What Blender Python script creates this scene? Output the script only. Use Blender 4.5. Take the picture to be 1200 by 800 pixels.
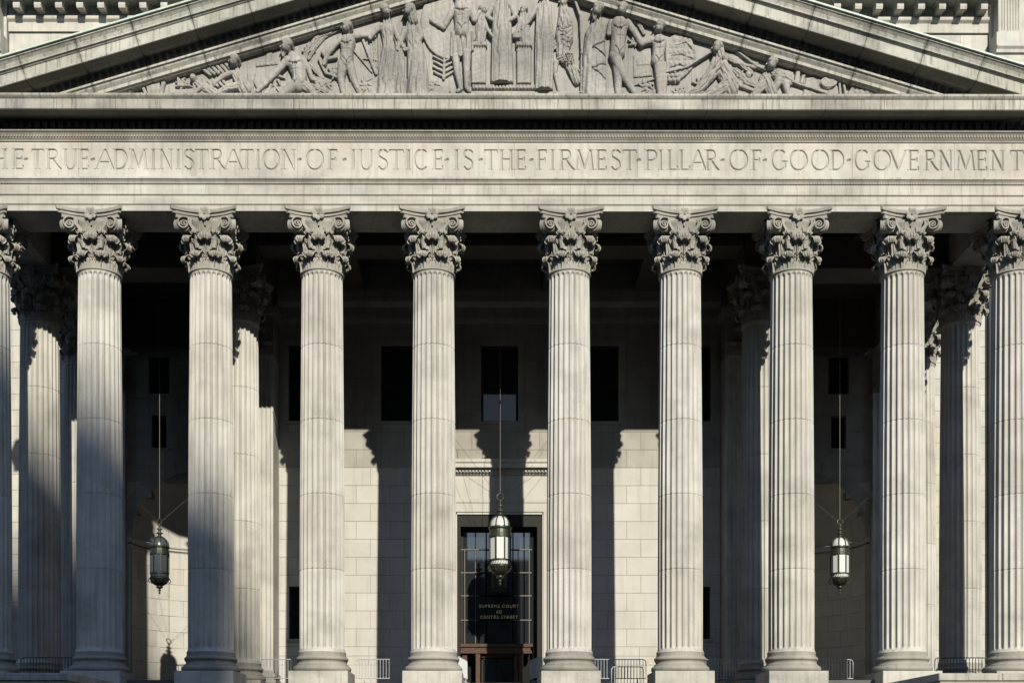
import bpy, math, random
import numpy as np
from mathutils import Vector, Matrix
random.seed(7)
PI = math.pi
scene = bpy.context.scene
for o in list(bpy.data.objects): bpy.data.objects.remove(o)

# ------------------------------------------------------------------ camera
D = 43.2                       # metres from the camera to the plane of the front columns (y = 0)
EYE = -3.13                    # eye height; the portico floor is z = 0
CX = -0.336
cam = bpy.data.cameras.new('camera'); camo = bpy.data.objects.new('camera', cam)
scene.collection.objects.link(camo); scene.camera = camo
cam.sensor_width = 36; cam.lens = 40.5; cam.shift_x = 0.01625; cam.shift_y = 0.408
cam.clip_start = 0.5; cam.clip_end = 3000
camo.location = (CX, -D, EYE); camo.rotation_euler = (PI/2, 0, -0.0026)

# ------------------------------------------------------------------ sky, sun, exposure
AZ = math.radians(13.2); EL = math.radians(25.6)
world = bpy.data.worlds.new('World'); scene.world = world; world.use_nodes = True
wn = world.node_tree; wn.nodes.clear()
sky = wn.nodes.new('ShaderNodeTexSky'); sky.sky_type = 'NISHITA'; sky.sun_disc = False
sky.sun_elevation = EL; sky.sun_rotation = PI - AZ; sky.dust_density = 0.3; sky.ozone_density = 3.0
bg = wn.nodes.new('ShaderNodeBackground'); bg.inputs['Strength'].default_value = 0.14
wo = wn.nodes.new('ShaderNodeOutputWorld')
wn.links.new(sky.outputs[0], bg.inputs[0]); wn.links.new(bg.outputs[0], wo.inputs[0])
sl = bpy.data.lights.new('sun', 'SUN'); sl.energy = 5.0; sl.angle = math.radians(0.53); sl.color = (1.0, 0.945, 0.82)
so = bpy.data.objects.new('sun', sl); scene.collection.objects.link(so)
S = Vector((math.sin(AZ)*math.cos(EL), -math.cos(AZ)*math.cos(EL), math.sin(EL)))
so.rotation_euler = S.to_track_quat('Z', 'Y').to_euler(); so.location = (20, -60, 60)
scene.view_settings.view_transform = 'Standard'; scene.view_settings.look = 'None'
scene.view_settings.exposure = 0.68; scene.view_settings.gamma = 1.0
scene.render.engine = 'CYCLES'

# ------------------------------------------------------------------ helpers
COL = scene.collection
def thing(name, label, cat, loc=(0,0,0), rz=0, group=None, kind=None):
    o = bpy.data.objects.new(name, None); COL.objects.link(o); o.location = loc; o.rotation_euler = (0,0,rz)
    o.empty_display_size = .3
    o['label'] = label; o['category'] = cat
    if group: o['group'] = group
    if kind: o['kind'] = kind
    return o
def tag(o, label=None, cat=None, group=None, kind=None):
    if label: o['label'] = label
    if cat: o['category'] = cat
    if group: o['group'] = group
    if kind: o['kind'] = kind
    return o
def link(name, me, parent=None, loc=(0,0,0), rot=(0,0,0), scale=(1,1,1), kind=None, label=None):
    o = bpy.data.objects.new(name, me); COL.objects.link(o)
    o.location = loc; o.rotation_euler = rot; o.scale = scale
    if parent: o.parent = parent
    if kind: o['kind'] = kind
    if label: o['label'] = label
    return o
def mesh(name, V, F, mat=None, smooth=False, mats=None, mi=None):
    me = bpy.data.meshes.new(name); me.from_pydata([tuple(v) for v in V], [], [tuple(f) for f in F])
    if mats:
        for m in mats: me.materials.append(m)
        if mi: me.polygons.foreach_set('material_index', mi)
    elif mat: me.materials.append(mat)
    if smooth: me.polygons.foreach_set('use_smooth', [True]*len(me.polygons))
    me.update(); return me
class MB:
    """collects shapes for ONE mesh"""
    def __init__(s): s.V = []; s.F = []
    def add(s, V, F):
        n = len(s.V); s.V += [tuple(v) for v in V]; s.F += [tuple(i+n for i in f) for f in F]; return s
    def box(s, x0,x1,y0,y1,z0,z1):
        return s.add([(x0,y0,z0),(x1,y0,z0),(x1,y1,z0),(x0,y1,z0),(x0,y0,z1),(x1,y0,z1),(x1,y1,z1),(x0,y1,z1)],
                     [(0,3,2,1),(4,5,6,7),(0,1,5,4),(1,2,6,5),(2,3,7,6),(3,0,4,7)])
    def cbox(s, x0,x1,y0,y1,z0,z1,c=.012):
        """box with its front (y0) face chamfered"""
        V = [(x0+c,y0,z0+c),(x1-c,y0,z0+c),(x1-c,y0,z1-c),(x0+c,y0,z1-c),
             (x0,y0+c,z0),(x1,y0+c,z0),(x1,y0+c,z1),(x0,y0+c,z1),
             (x0,y1,z0),(x1,y1,z0),(x1,y1,z1),(x0,y1,z1)]
        return s.add(V, [(0,1,2,3),(4,5,1,0),(5,6,2,1),(6,7,3,2),(7,4,0,3),(8,9,5,4),(9,10,6,5),(10,11,7,6),(11,8,4,7),(11,10,9,8)])
    def cyl(s, p0, p1, r, n=8, r1=None, caps=True):
        p0 = Vector(p0); p1 = Vector(p1); r1 = r if r1 is None else r1
        a = (p1-p0).normalized(); u = a.orthogonal().normalized(); w = a.cross(u)
        V = []
        for p, q in ((p0,r),(p1,r1)):
            for k in range(n):
                t = 2*PI*k/n; V.append(p+u*(q*math.cos(t))+w*(q*math.sin(t)))
        F = [(k,(k+1)%n,n+(k+1)%n,n+k) for k in range(n)]
        if caps: F += [tuple(range(n-1,-1,-1)), tuple(range(n,2*n))]
        return s.add(V,F)
    def tube(s, pts, r, n=6, closed=False):
        pts = [Vector(p) for p in pts]; m = len(pts); V = []; F = []
        prev = None
        for i in range(m):
            a = (pts[(i+1)%m]-pts[i-1]) if (closed or 0<i<m-1) else (pts[1]-pts[0] if i==0 else pts[-1]-pts[-2])
            a.normalize()
            u = a.orthogonal().normalized() if prev is None else (prev-a*prev.dot(a)).normalized()
            prev = u; w = a.cross(u)
            for k in range(n):
                t = 2*PI*k/n; V.append(pts[i]+u*(r*math.cos(t))+w*(r*math.sin(t)))
        for i in range(m if closed else m-1):
            j = (i+1)%m
            for k in range(n): F.append((i*n+k,i*n+(k+1)%n,j*n+(k+1)%n,j*n+k))
        if not closed: F += [tuple(range(n-1,-1,-1)), tuple(range((m-1)*n,m*n))]
        return s.add(V,F)
    def lathe(s, prof, n=24, a0=0, a1=2*PI, cx=0, cy=0):
        full = abs(a1-a0-2*PI) < 1e-6; m = n if full else n+1; V = []; F = []
        for r,z in prof:
            for k in range(m):
                t = a0+(a1-a0)*k/n; V.append((cx+r*math.sin(t), cy-r*math.cos(t), z))
        for i in range(len(prof)-1):
            for k in range(n):
                k2 = (k+1)%m; F.append((i*m+k,i*m+k2,(i+1)*m+k2,(i+1)*m+k))
        return s.add(V,F)
    def prism(s, prof, x0, x1):
        """closed (y,z) profile swept along x"""
        n = len(prof)
        V = [(x0,y,z) for y,z in prof]+[(x1,y,z) for y,z in prof]
        F = [(k,n+k,n+(k+1)%n,(k+1)%n) for k in range(n)]+[tuple(range(n)), tuple(range(2*n-1,n-1,-1))]
        return s.add(V,F)
    def mesh(s, name, mat, smooth=False): return mesh(name, s.V, s.F, mat, smooth)
    def build(s, name, mat, parent=None, smooth=False, **k): return link(name, s.mesh(name, mat, smooth), parent, **k)
def smooth_by_angle(me, deg=35):
    me.polygons.foreach_set('use_smooth', [True]*len(me.polygons))
    try: me.set_sharp_from_angle(angle=math.radians(deg))
    except Exception: pass
    return me

# ------------------------------------------------------------------ materials
def nodes(name):
    m = bpy.data.materials.new(name); m.use_nodes = True; nt = m.node_tree; nt.nodes.clear()
    out = nt.nodes.new('ShaderNodeOutputMaterial'); b = nt.nodes.new('ShaderNodeBsdfPrincipled')
    nt.links.new(b.outputs[0], out.inputs[0]); return m, nt, b
def nz(nt, vec, scale, detail=4, rough=.55, vs=(1,1,1)):
    mp = nt.nodes.new('ShaderNodeMapping'); mp.inputs['Scale'].default_value = vs
    nt.links.new(vec, mp.inputs[0])
    n = nt.nodes.new('ShaderNodeTexNoise'); n.inputs['Scale'].default_value = scale
    n.inputs['Detail'].default_value = detail; n.inputs['Roughness'].default_value = rough
    nt.links.new(mp.outputs[0], n.inputs['Vector']); return n.outputs['Fac']
def ramp(nt, fac, lo, hi, c0=(0,0,0,1), c1=(1,1,1,1)):
    r = nt.nodes.new('ShaderNodeValToRGB'); e = r.color_ramp.elements
    e[0].position = lo; e[1].position = hi; e[0].color = c0; e[1].color = c1
    nt.links.new(fac, r.inputs[0]); return r.outputs[0]
def mixc(nt, f, a, b, mode='MIX'):
    m = nt.nodes.new('ShaderNodeMix'); m.data_type = 'RGBA'; m.blend_type = mode
    for v, s in ((f, m.inputs[0]), (a, m.inputs[6]), (b, m.inputs[7])):
        if isinstance(v, (int, float)): s.default_value = v
        elif isinstance(v, tuple): s.default_value = v
        else: nt.links.new(v, s)
    return m.outputs[2]
def stone(name, base, dark=None, stain=.35, streak=.25, tint=.1, bump=.25, soot=(.09,.085,.075), stain_lo=.52, rough=.8, grainy=.12, joints=0, sscale=2.4, hue=0):
    m, nt, b = nodes(name)
    geo = nt.nodes.new('ShaderNodeNewGeometry'); P = geo.outputs['Position']
    base = tuple(c*.80 for c in base); dark = tuple(c*.80 for c in dark) if dark else None
    base4 = (*base, 1); dk = tuple(c*.74 for c in base) if dark is None else dark
    c = mixc(nt, ramp(nt, nz(nt, P, .9, 5), .35, .7), base4, (*dk, 1))
    if hue:                                                                   # greenish and pinkish weathering
        gn = ramp(nt, nz(nt, P, .55, 4, .6, (1,1,2.2)), .50, .68, (0,0,0,1), (hue,hue,hue,1)); c = mixc(nt, gn, c, (base[0]*.76,base[1]*.82,base[2]*.80,1))
        pk = ramp(nt, nz(nt, P, .8, 4, .6, (1.3,1.3,.8)), .54, .70, (0,0,0,1), (hue,hue,hue,1)); c = mixc(nt, pk, c, (base[0]*.90,base[1]*.80,base[2]*.78,1))
    big = ramp(nt, nz(nt, P, .33, 6, .62, (1,1,1.6)), stain_lo, .68)          # weather patches
    f = nt.nodes.new('ShaderNodeMath'); f.operation = 'MULTIPLY'; f.inputs[1].default_value = stain
    nt.links.new(big, f.inputs[0]); c = mixc(nt, f.outputs[0], c, (*soot, 1))
    st = ramp(nt, nz(nt, P, sscale, 5, .6, (1.6,1.6,.10)), .50, .70)              # rain streaks
    f2 = nt.nodes.new('ShaderNodeMath'); f2.operation = 'MULTIPLY'; f2.inputs[1].default_value = streak
    nt.links.new(st, f2.inputs[0]); c = mixc(nt, f2.outputs[0], c, (*soot, 1))
    gr = nz(nt, P, 38, 3, .7)                                                 # mineral grain
    lo = 1-grainy
    c = mixc(nt, 1.0, c, ramp(nt, gr, .3, .7, (lo,lo,lo,1), (1,1,1,1)), 'MULTIPLY')
    if tint:
        oi = nt.nodes.new('ShaderNodeObjectInfo')
        c = mixc(nt, 1.0, c, ramp(nt, oi.outputs['Random'], 0, 1, (1-tint,1-tint*1.1,1-tint*1.3,1), (1,1,1,1)), 'MULTIPLY')
    if joints:                                                                # grime gathered at both ends of a stone
        tc = nt.nodes.new('ShaderNodeTexCoord'); sp = nt.nodes.new('ShaderNodeSeparateXYZ')
        nt.links.new(tc.outputs['Generated'], sp.inputs[0])
        a = nt.nodes.new('ShaderNodeMath'); a.operation = 'SUBTRACT'; a.inputs[1].default_value = .5; nt.links.new(sp.outputs[0], a.inputs[0])
        a2 = nt.nodes.new('ShaderNodeMath'); a2.operation = 'ABSOLUTE'; nt.links.new(a.outputs[0], a2.inputs[0])
        a3 = nt.nodes.new('ShaderNodeMath'); a3.operation = 'ADD'; nt.links.new(a2.outputs[0], a3.inputs[0])
        w = nt.nodes.new('ShaderNodeMath'); w.operation = 'MULTIPLY'; w.inputs[1].default_value = .12
        nt.links.new(nz(nt, P, 5, 4), w.inputs[0]); nt.links.new(w.outputs[0], a3.inputs[1])
        e = ramp(nt, a3.outputs[0], .51, .58)
        w2 = nt.nodes.new('ShaderNodeMath'); w2.operation = 'MULTIPLY'; w2.inputs[1].default_value = joints
        nt.links.new(e, w2.inputs[0]); c = mixc(nt, w2.outputs[0], c, (.05,.05,.042,1))
    nt.links.new(c, b.inputs['Base Color']); b.inputs['Roughness'].default_value = rough
    b.inputs['Specular IOR Level'].default_value = .25
    bp = nt.nodes.new('ShaderNodeBump'); bp.inputs['Strength'].default_value = bump; bp.inputs['Distance'].default_value = .02
    nt.links.new(nz(nt, P, 22, 5, .7), bp.inputs['Height']); nt.links.new(bp.outputs[0], b.inputs['Normal'])
    return m
def plain(name, col, rough=.5, metal=0, spec=.5, var=.15, scale=12):
    m, nt, b = nodes(name)
    geo = nt.nodes.new('ShaderNodeNewGeometry')
    c = mixc(nt, ramp(nt, nz(nt, geo.outputs['Position'], scale, 4), .3, .7), (*col,1), (*[x*(1-var) for x in col],1))
    nt.links.new(c, b.inputs['Base Color'])
    b.inputs['Roughness'].default_value = rough; b.inputs['Metallic'].default_value = metal
    b.inputs['Specular IOR Level'].default_value = spec
    return m
M = {}
M['shaft']  = stone('shaft_granite', (.515,.495,.452), dark=(.42,.402,.365), stain=.30, streak=.34, tint=.13, grainy=.2, sscale=4)
M['cap']    = stone('carved_granite', (.36,.338,.295), stain=.5, streak=.3, tint=.05, bump=.6, grainy=.2, hue=.5)
M['entab']  = stone('entablature_granite', (.51,.487,.436), dark=(.39,.37,.33), stain=.55, streak=.42, tint=.10, stain_lo=.46, grainy=.2, sscale=4, hue=.45)
M['frieze'] = stone('frieze_granite', (.53,.51,.46), dark=(.44,.42,.375), stain=.34, streak=.3, tint=.10, stain_lo=.42, grainy=.18, sscale=4, hue=.45)
M['rake']   = stone('raking_granite', (.48,.47,.42), dark=(.35,.345,.305), stain=.6, streak=.75, tint=.12, joints=.8, sscale=6, grainy=.2, hue=.45)
M['soffit'] = stone('cornice_granite', (.46,.44,.39), dark=(.32,.30,.265), stain=.65, streak=.8, tint=.12, stain_lo=.45, sscale=7, grainy=.2, hue=.45)
M['relief'] = stone('relief_granite', (.37,.353,.325), dark=(.28,.268,.247), stain=.55, streak=.45, tint=.05, grainy=.2, bump=.6, stain_lo=.44, sscale=5)
M['wall']   = stone('wall_ashlar', (.485,.464,.42), dark=(.445,.425,.385), stain=.14, streak=.18, tint=.07, grainy=.16)
M['wallshade'] = stone('shade_darkened_ashlar', (.36,.34,.30), dark=(.29,.275,.24), stain=.2, streak=.25, tint=.07, grainy=.16)  # darker copy of the wall stone, upper portico shade put into its colour
M['under']  = stone('shade_darkened_soffit', (.24,.23,.19), dark=(.15,.145,.12), stain=.5, streak=.3, tint=.1)  # underside shade of the cornices put into the colour
M['dentil_shade']  = stone('shade_darkened_granite', (.10,.095,.082), dark=(.06,.057,.05), stain=.4, streak=.3, tint=.1)  # cornice shadow around the dentils painted into the base colour
M['attic']  = stone('attic_granite', (.52,.50,.45), stain=.2, streak=.3, tint=.08, grainy=.16, hue=.45)
M['mortar'] = plain('mortar_joint', (.16,.145,.12), rough=.95, spec=.1)
M['copper'] = plain('green_copper_flashing', (.36,.42,.35), rough=.6, var=.3, scale=5)
M['pave']   = stone('granite_paving', (.10,.096,.09), stain=.3, streak=0, tint=0)
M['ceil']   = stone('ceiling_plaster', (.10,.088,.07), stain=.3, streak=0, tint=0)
M['bronze'] = plain('dark_bronze', (.045,.05,.035), rough=.45, metal=.6, var=.5, scale=30)
M['black']  = plain('window_interior', (.012,.012,.013), rough=.9, spec=.1)
M['frame']  = plain('dark_window_frame', (.025,.024,.021), rough=.8, spec=.08)
M['muntin'] = plain('gilded_muntin', (.085,.075,.052), rough=.6, metal=.2)
M['wood']   = plain('brown_bronze_portal', (.075,.045,.031), rough=.7, spec=.12, var=.35, scale=8)
M['gold']   = plain('gilt_lettering', (.95,.80,.40), rough=.5, metal=.1)
M['steel']  = plain('galvanised_steel', (.34,.355,.36), rough=.4, metal=.25, var=.2, scale=20)
M['iron']   = plain('black_iron_rail', (.03,.03,.03), rough=.5)
M['milk']   = plain('milk_glass', (.40,.41,.385), rough=.25, var=.08)
M['cable']  = plain('cable', (.16,.15,.13), rough=.6)
M['smoke']  = plain('grey_lantern_glass', (.05,.058,.068), rough=.3, var=.2)
M['city']   = stone('city_masonry', (.15,.14,.13), stain=.3, streak=.2, tint=.2)
M['asph']   = plain('asphalt', (.034,.034,.036), rough=.9, var=.3, scale=3)
def glass():
    m, nt, b = nodes('dark_reflective_glass')
    b.inputs['Base Color'].default_value = (.012,.014,.016,1); b.inputs['Roughness'].default_value = .03
    b.inputs['Specular IOR Level'].default_value = .8; b.inputs['IOR'].default_value = 1.5
    return m
M['glass'] = glass()
M['dimglass'] = glass(); M['dimglass'].name = 'dim_window_glass'
for _n in M['dimglass'].node_tree.nodes:
    if _n.type == 'BSDF_PRINCIPLED': _n.inputs['Specular IOR Level'].default_value = .22

# ------------------------------------------------------------------ ground, stairs and portico floor
MB().add([(-900,-900,-4.75),(900,-900,-4.75),(900,900,-4.75),(-900,900,-4.75)], [(0,1,2,3)]).build('ground', M['asph'], kind='structure')
MB().box(-30,30,-34,-9,-4.9,-4.68).build('plaza_pavement', M['pave'], kind='structure')
# portico floor starts behind the front columns; steps run down between the pedestals
MB().box(-11.9,11.9,3.75,16,-.3,0).box(-30,-11.9,-.2,16.2,-.3,-.15).box(11.9,30,-.2,16.2,-.3,-.15).build('portico_floor', M['pave'], kind='structure')
b = MB()
for k in range(28):
    z1 = -.165*(k+1); y0 = 3.75-.37*(k+1)
    b.box(-12.28, 12.28, y0, 3.75, z1-.165, z1) if k < 27 else b.box(-12.28,12.28,y0,3.75,-4.7,z1)
b.build('stairs', M['pave'], kind='structure')

# stair cheek walls in front of the two end columns on each side
for s, lab in ((-1,'low granite cheek wall at bottom left under the blue-shaded end columns'), (1,'sunlit low granite cheek wall at bottom right below the end columns')):
    t = thing('cheek_wall', lab, 'wall', (s*12.3,-10.7,-4.7), group='stair cheek walls')
    L = 12.0; x = 0; k = 0
    # stones of the wall body, three courses
    for r in range(5):
        z0 = r*.76; xx = 0; first = True
        while xx < L-.01:
            w = 2.4 if not (first and r % 2) else 1.2
            first = False; w = min(w, L-xx)
            a, c = (xx, xx+w) if s > 0 else (-xx-w, -xx)
            MB().cbox(a+.006, c-.006, 0, 10.5, z0+.004, z0+.752).build('wall_stone', M['entab'], t)
            xx += w
    xx = 0
    while xx < L-.01:
        w = min(1.75, L-xx); a, c = (xx, xx+w) if s > 0 else (-xx-w, -xx)
        o0 = .05 if xx == 0 else 0
        if s > 0: a -= o0
        else: c += o0
        MB().cbox(a+.004, c-.004, -.06, 10.5, 3.80, 4.01, .02).build('coping_stone', M['entab'], t)
        xx += w

# ------------------------------------------------------------------ fluted columns
COLX = [-19.22,-15.05,-10.88,-6.71,-2.54,2.54,6.71,10.88,15.05,19.22]
ZB, ZN, ZT = .86, 14.95, 17.06
def shaft_r(z):
    t = (z-ZB)/(ZN-ZB)
    r = .838 if t < .25 else .838-(.838-.757)*((t-.25)/.75)**1.35
    r += .055*max(0, 1-(z-ZB)/.16)**2 + .03*max(0, 1-(ZN-z)/.14)**2
    return r
def drum_mesh(z0, z1, first, last, nf=24, per=10):
    zs = [z0, z0+.011, z0+.026, z0+.045]
    if first: zs += [z0+.10+ i*.02 for i in range(7)]
    n = 3
    a = zs[-1]; e = z1-(.30 if last else .045)
    zs += [a+(e-a)*k/n for k in range(1, n+1)]
    if last: zs += [z1-.28+i*.022 for i in range(8)]+[z1-.09, z1-.05]
    if last: zs += [z1]
    else: zs += [z1-.026, z1-.011, z1]
    zf0 = ZB+.20; zf1 = ZN-.20
    V = []; F = []; n = nf*per
    for z in zs:
        R = shaft_r(z)
        j = 0
        if not first and z == z0 or (not last and z == z1): j = .026
        elif (not first and z < z0+.015) or (not last and z > z1-.015): j = .012
        hw = (2*PI*R/nf)*.41
        q = max(0, zf0-z, z-zf1)
        for k in range(n):
            u = ((k % per)+.5)/per-.5
            tt = u*2*PI*R/nf
            q2 = 1-(tt*tt+q*q)/(hw*hw)
            d = .080*math.sqrt(q2) if q2 > 0 else 0
            th = 2*PI*k/n; rr = R-d-j
            V.append((rr*math.sin(th), -rr*math.cos(th), z-z0))
    m = len(zs)
    for i in range(m-1):
        for k in range(n): F.append((i*n+k, i*n+(k+1)%n, (i+1)*n+(k+1)%n, (i+1)*n+k))
    F += [tuple(range(n-1,-1,-1)), tuple(range((m-1)*n, m*n))]
    me = mesh('drum', V, F, M['shaft']); smooth_by_angle(me, 40); return me
JZ = [ZB, 3.91, 6.68, 9.43, 12.2, ZN]
DRUMS = [drum_mesh(JZ[i], JZ[i+1], i == 0, i == 4) for i in range(5)]
def arc(cx, cz, r, a0, a1, n): return [(cx+r*math.cos(math.radians(a0+(a1-a0)*i/n)), cz+r*math.sin(math.radians(a0+(a1-a0)*i/n))) for i in range(n+1)]
bp = [(0,.125),(.99,.125)]+arc(.965,.245,.12,-80,80,8)+[(.985,.37),(.985,.40)]+arc(1.0,.475,.085,-120,-240,6)+[(.915,.55),(.93,.555)]+arc(.90,.62,.075,-80,85,7)+[(.905,.70),(.905,.735),(.88,.745),(.885,.80),(.893,.86),(0,.86)]
BASE = MB().lathe(bp, 64).mesh('base', M['cap']); smooth_by_angle(BASE, 30)
NECK = MB().lathe([(.6,-.06),(.775,-.05)]+arc(.775,0,.045,-80,85,6)+[(.76,.05),(.6,.06)], 64).mesh('astragal', M['cap']); smooth_by_angle(NECK, 40)

def solid_grid(P, t):
    """P: n x m x 3 grid -> closed thin shell"""
    P = np.array(P, float); n, m, _ = P.shape
    du = np.gradient(P, axis=1); dv = np.gradient(P, axis=0); N = np.cross(du, dv)
    N /= np.maximum(np.linalg.norm(N, axis=2, keepdims=True), 1e-9)
    Q = P-N*t
    V = np.concatenate([P.reshape(-1,3), Q.reshape(-1,3)]).tolist(); F = []; o = n*m
    for i in range(n-1):
        for j in range(m-1):
            a, b_, c, d = i*m+j, i*m+j+1, (i+1)*m+j+1, (i+1)*m+j
            F += [(a,b_,c,d), (o+d,o+c,o+b_,o+a)]
    for i in range(n-1):
        F += [(i*m, (i+1)*m, o+(i+1)*m, o+i*m), ((i+1)*m+m-1, i*m+m-1, o+i*m+m-1, o+(i+1)*m+m-1)]
    for j in range(m-1):
        F += [(j+1, j, o+j, o+j+1), ((n-1)*m+j, (n-1)*m+j+1, o+(n-1)*m+j+1, o+(n-1)*m+j)]
    return V, F
def catmull(pts, n):
    pts = [np.array(p, float) for p in pts]; pts = [2*pts[0]-pts[1]]+pts+[2*pts[-1]-pts[-2]]; out = []
    for i in range(n):
        s = i/(n-1)*(len(pts)-3); k = min(int(s), len(pts)-4); t = s-k
        p0,p1,p2,p3 = pts[k:k+4]
        out.append(.5*((2*p1)+(-p0+p2)*t+(2*p0-5*p1+4*p2-p3)*t*t+(-p0+3*p1-3*p2+p3)*t**3))
    return out
def leaf_mesh(path, widths, R0, lobes=4):
    n, m = 26, 23; P = np.zeros((n, m, 3)); c = catmull(path, n)
    for i in range(n):
        v = i/(n-1); w = np.interp(v, [x for x,_ in widths], [y for _,y in widths])
        for j in range(m):
            u = j/(m-1)*2-1
            lob = 1+(.20*abs(math.cos(v*lobes*PI))-.10+.05*math.cos(v*lobes*8*PI))*min(1, abs(u)*1.6)
            x = u*w*lob
            o = .05*math.exp(-(u/.13)**2)+.034*math.cos(u*PI*6+v*2*(1 if u > 0 else -1))-.05*u*u*(1-.3*v)
            o += .030*math.cos(v*lobes*2*PI+u*u*5)*min(1, abs(u)*2)*(1 if v < .62 else .5)
            phi = x/R0; r = c[i][0]+o
            P[i, j] = (r*math.sin(phi), -r*math.cos(phi), c[i][1]-(.05*u*u if v > .55 else 0))
    V, F = solid_grid(P, .028)
    return V, F
lowV, lowF = leaf_mesh([(.745,.03),(.755,.18),(.78,.33),(.83,.45),(.91,.545),(.99,.555),(1.03,.48),(1.0,.41),(.96,.43)],
                       [(0,.27),(.2,.30),(.42,.27),(.56,.19),(.75,.15),(1,.05)], .78)
uppV, uppF = leaf_mesh([(.76,.30),(.775,.55),(.80,.80),(.86,.99),(.96,1.14),(1.06,1.17),(1.12,1.09),(1.08,.99),(1.03,1.02)],
                       [(0,.20),(.25,.24),(.46,.21),(.6,.16),(.78,.165),(1,.06)], .80)
stkV, stkF = leaf_mesh([(.77,.66),(.80,.85),(.86,1.05),(.93,1.24),(1.0,1.31),(1.05,1.29),(1.03,1.22)], [(0,.07),(.3,.11),(.55,.14),(.8,.13),(1,.06)], .84)
LOW = smooth_by_angle(mesh('acanthus_leaf', lowV, lowF, M['cap']), 45)
UPP = smooth_by_angle(mesh('acanthus_leaf', uppV, uppF, M['cap']), 45)
STK = smooth_by_angle(mesh('acanthus_leaf', stkV, stkF, M['cap']), 45)
def bell_mesh():
    V = []; F = []; n = 160; pr = catmull([(.745,0),(.75,.3),(.755,.6),(.765,.9),(.79,1.2),(.85,1.48),(.93,1.68),(.93,1.75)], 22)
    for r, z in pr:
        for k in range(n):
            a = 2*PI*k/n
            q = r+(.026*abs(math.sin(a*16+2.2*math.sin(z*9)))*(1 if z < 1.45 else 0)+.014*math.sin(a*40+z*14)*math.sin(z*21))*(1 if .05 < z < 1.5 else 0)
            V.append((q*math.sin(a), -q*math.cos(a), z))
    for i in range(len(pr)-1):
        for k in range(n): F.append((i*n+k, i*n+(k+1)%n, (i+1)*n+(k+1)%n, (i+1)*n+k))
    F.append(tuple(range((len(pr)-1)*n, len(pr)*n)))
    return smooth_by_angle(mesh('bell', V, F, M['cap']), 40)
BELL = bell_mesh()
def ribbon(pts, nrm, w, dpt):
    """square band through pts, w half width in plane, dpt half depth along nrm"""
    pts = [Vector(p) for p in pts]; nrm = Vector(nrm).normalized(); V = []; F = []; m = len(pts)
    for i in range(m):
        a = pts[min(i+1,m-1)]-pts[max(i-1,0)]; a.normalize(); s_ = a.cross(nrm).normalized()
        ww = w if not callable(w) else w(i/(m-1))
        for p, q in ((-1,-1),(-.55,1),(.55,1),(1,-1)) : V.append(pts[i]+s_*(ww*p)+nrm*(dpt*q))
    for i in range(m-1):
        for k in range(4): F.append((i*4+k, i*4+(k+1)%4, (i+1)*4+(k+1)%4, (i+1)*4+k))
    F += [(3,2,1,0), tuple(range((m-1)*4, m*4))]
    return V, F
def volute_mesh(sg):
    O = Vector((.28,-.80,0)); e = Vector((.80,-.30,0)).normalized(); nrm = Vector((-.30,-.80,0)).normalized()
    def P(a, z, f=0): q = O+e*a+nrm*f; return Vector((sg*q.x, q.y, z))
    nr = Vector((sg*nrm.x, nrm.y, 0)); ca, cz = .53, 1.52; mb = MB()
    st = [(.02,.70),(.05,.95),(.12,1.2),(.24,1.42),(.36,1.58)]
    sp = []
    for i in range(34):
        th = math.radians(130-i*24); r = .275*math.exp(-i*.060)
        sp.append((ca+r*math.cos(th), cz+r*math.sin(th)))
    pts = catmull([np.array(p) for p in st+[sp[0], sp[1]]], 16)[:-1]
    path = [P(p[0], p[1]) for p in pts]+[P(a, z) for a, z in sp[1:]]
    V, F = ribbon(path, nr, lambda t: .052-.030*t, .085); mb.add(V, F)
    V, F = ribbon([P(p[0]-.09+.02*i/16, p[1]-.02, -.02) for i, p in enumerate(pts)], nr, .085, .07); mb.add(V, F)
    c0 = P(ca, cz, -.10); c1 = P(ca, cz, -.035); mb.cyl(c0, c1, .235, 22)
    mb.cyl(P(ca,cz,-.04), P(ca,cz,.10), .045, 10, .025)
    # body of the corner scroll running back to the bell
    mb.cyl(P(ca-.02, cz-.02, -.02), P(ca-.2, cz-.1, -.34), .17, 14, .10)
    # inner helix
    ha, hz = -.17, 1.48; hp = []
    st = [(.0,.75),(-.01,1.0),(-.02,1.25),(-.05,1.45)]
    for i in range(26):
        th = math.radians(40+i*24); r = .145*math.exp(-i*.060); hp.append((ha+r*math.cos(th), hz+r*math.sin(th)))
    path = [P(p[0], p[1], .03) for p in catmull([np.array(p) for p in st+[hp[0]]], 10)[:-1]]+[P(a, z, .03) for a, z in hp]
    V, F = ribbon(path, nr, lambda t: .036-.018*t, .06); mb.add(V, F)
    # sheath leaf at the foot of the scroll
    mb.cyl(P(.02,.72,-.02), P(.05,1.0,.0), .085, 8, .125); mb.cyl(P(.05,1.0,.0), P(.06,1.06,.0), .14, 8, .06)
    me = mb.mesh('volute', M['cap']); smooth_by_angle(me, 40); return me
VOL = [volute_mesh(1), volute_mesh(-1)]
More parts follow.
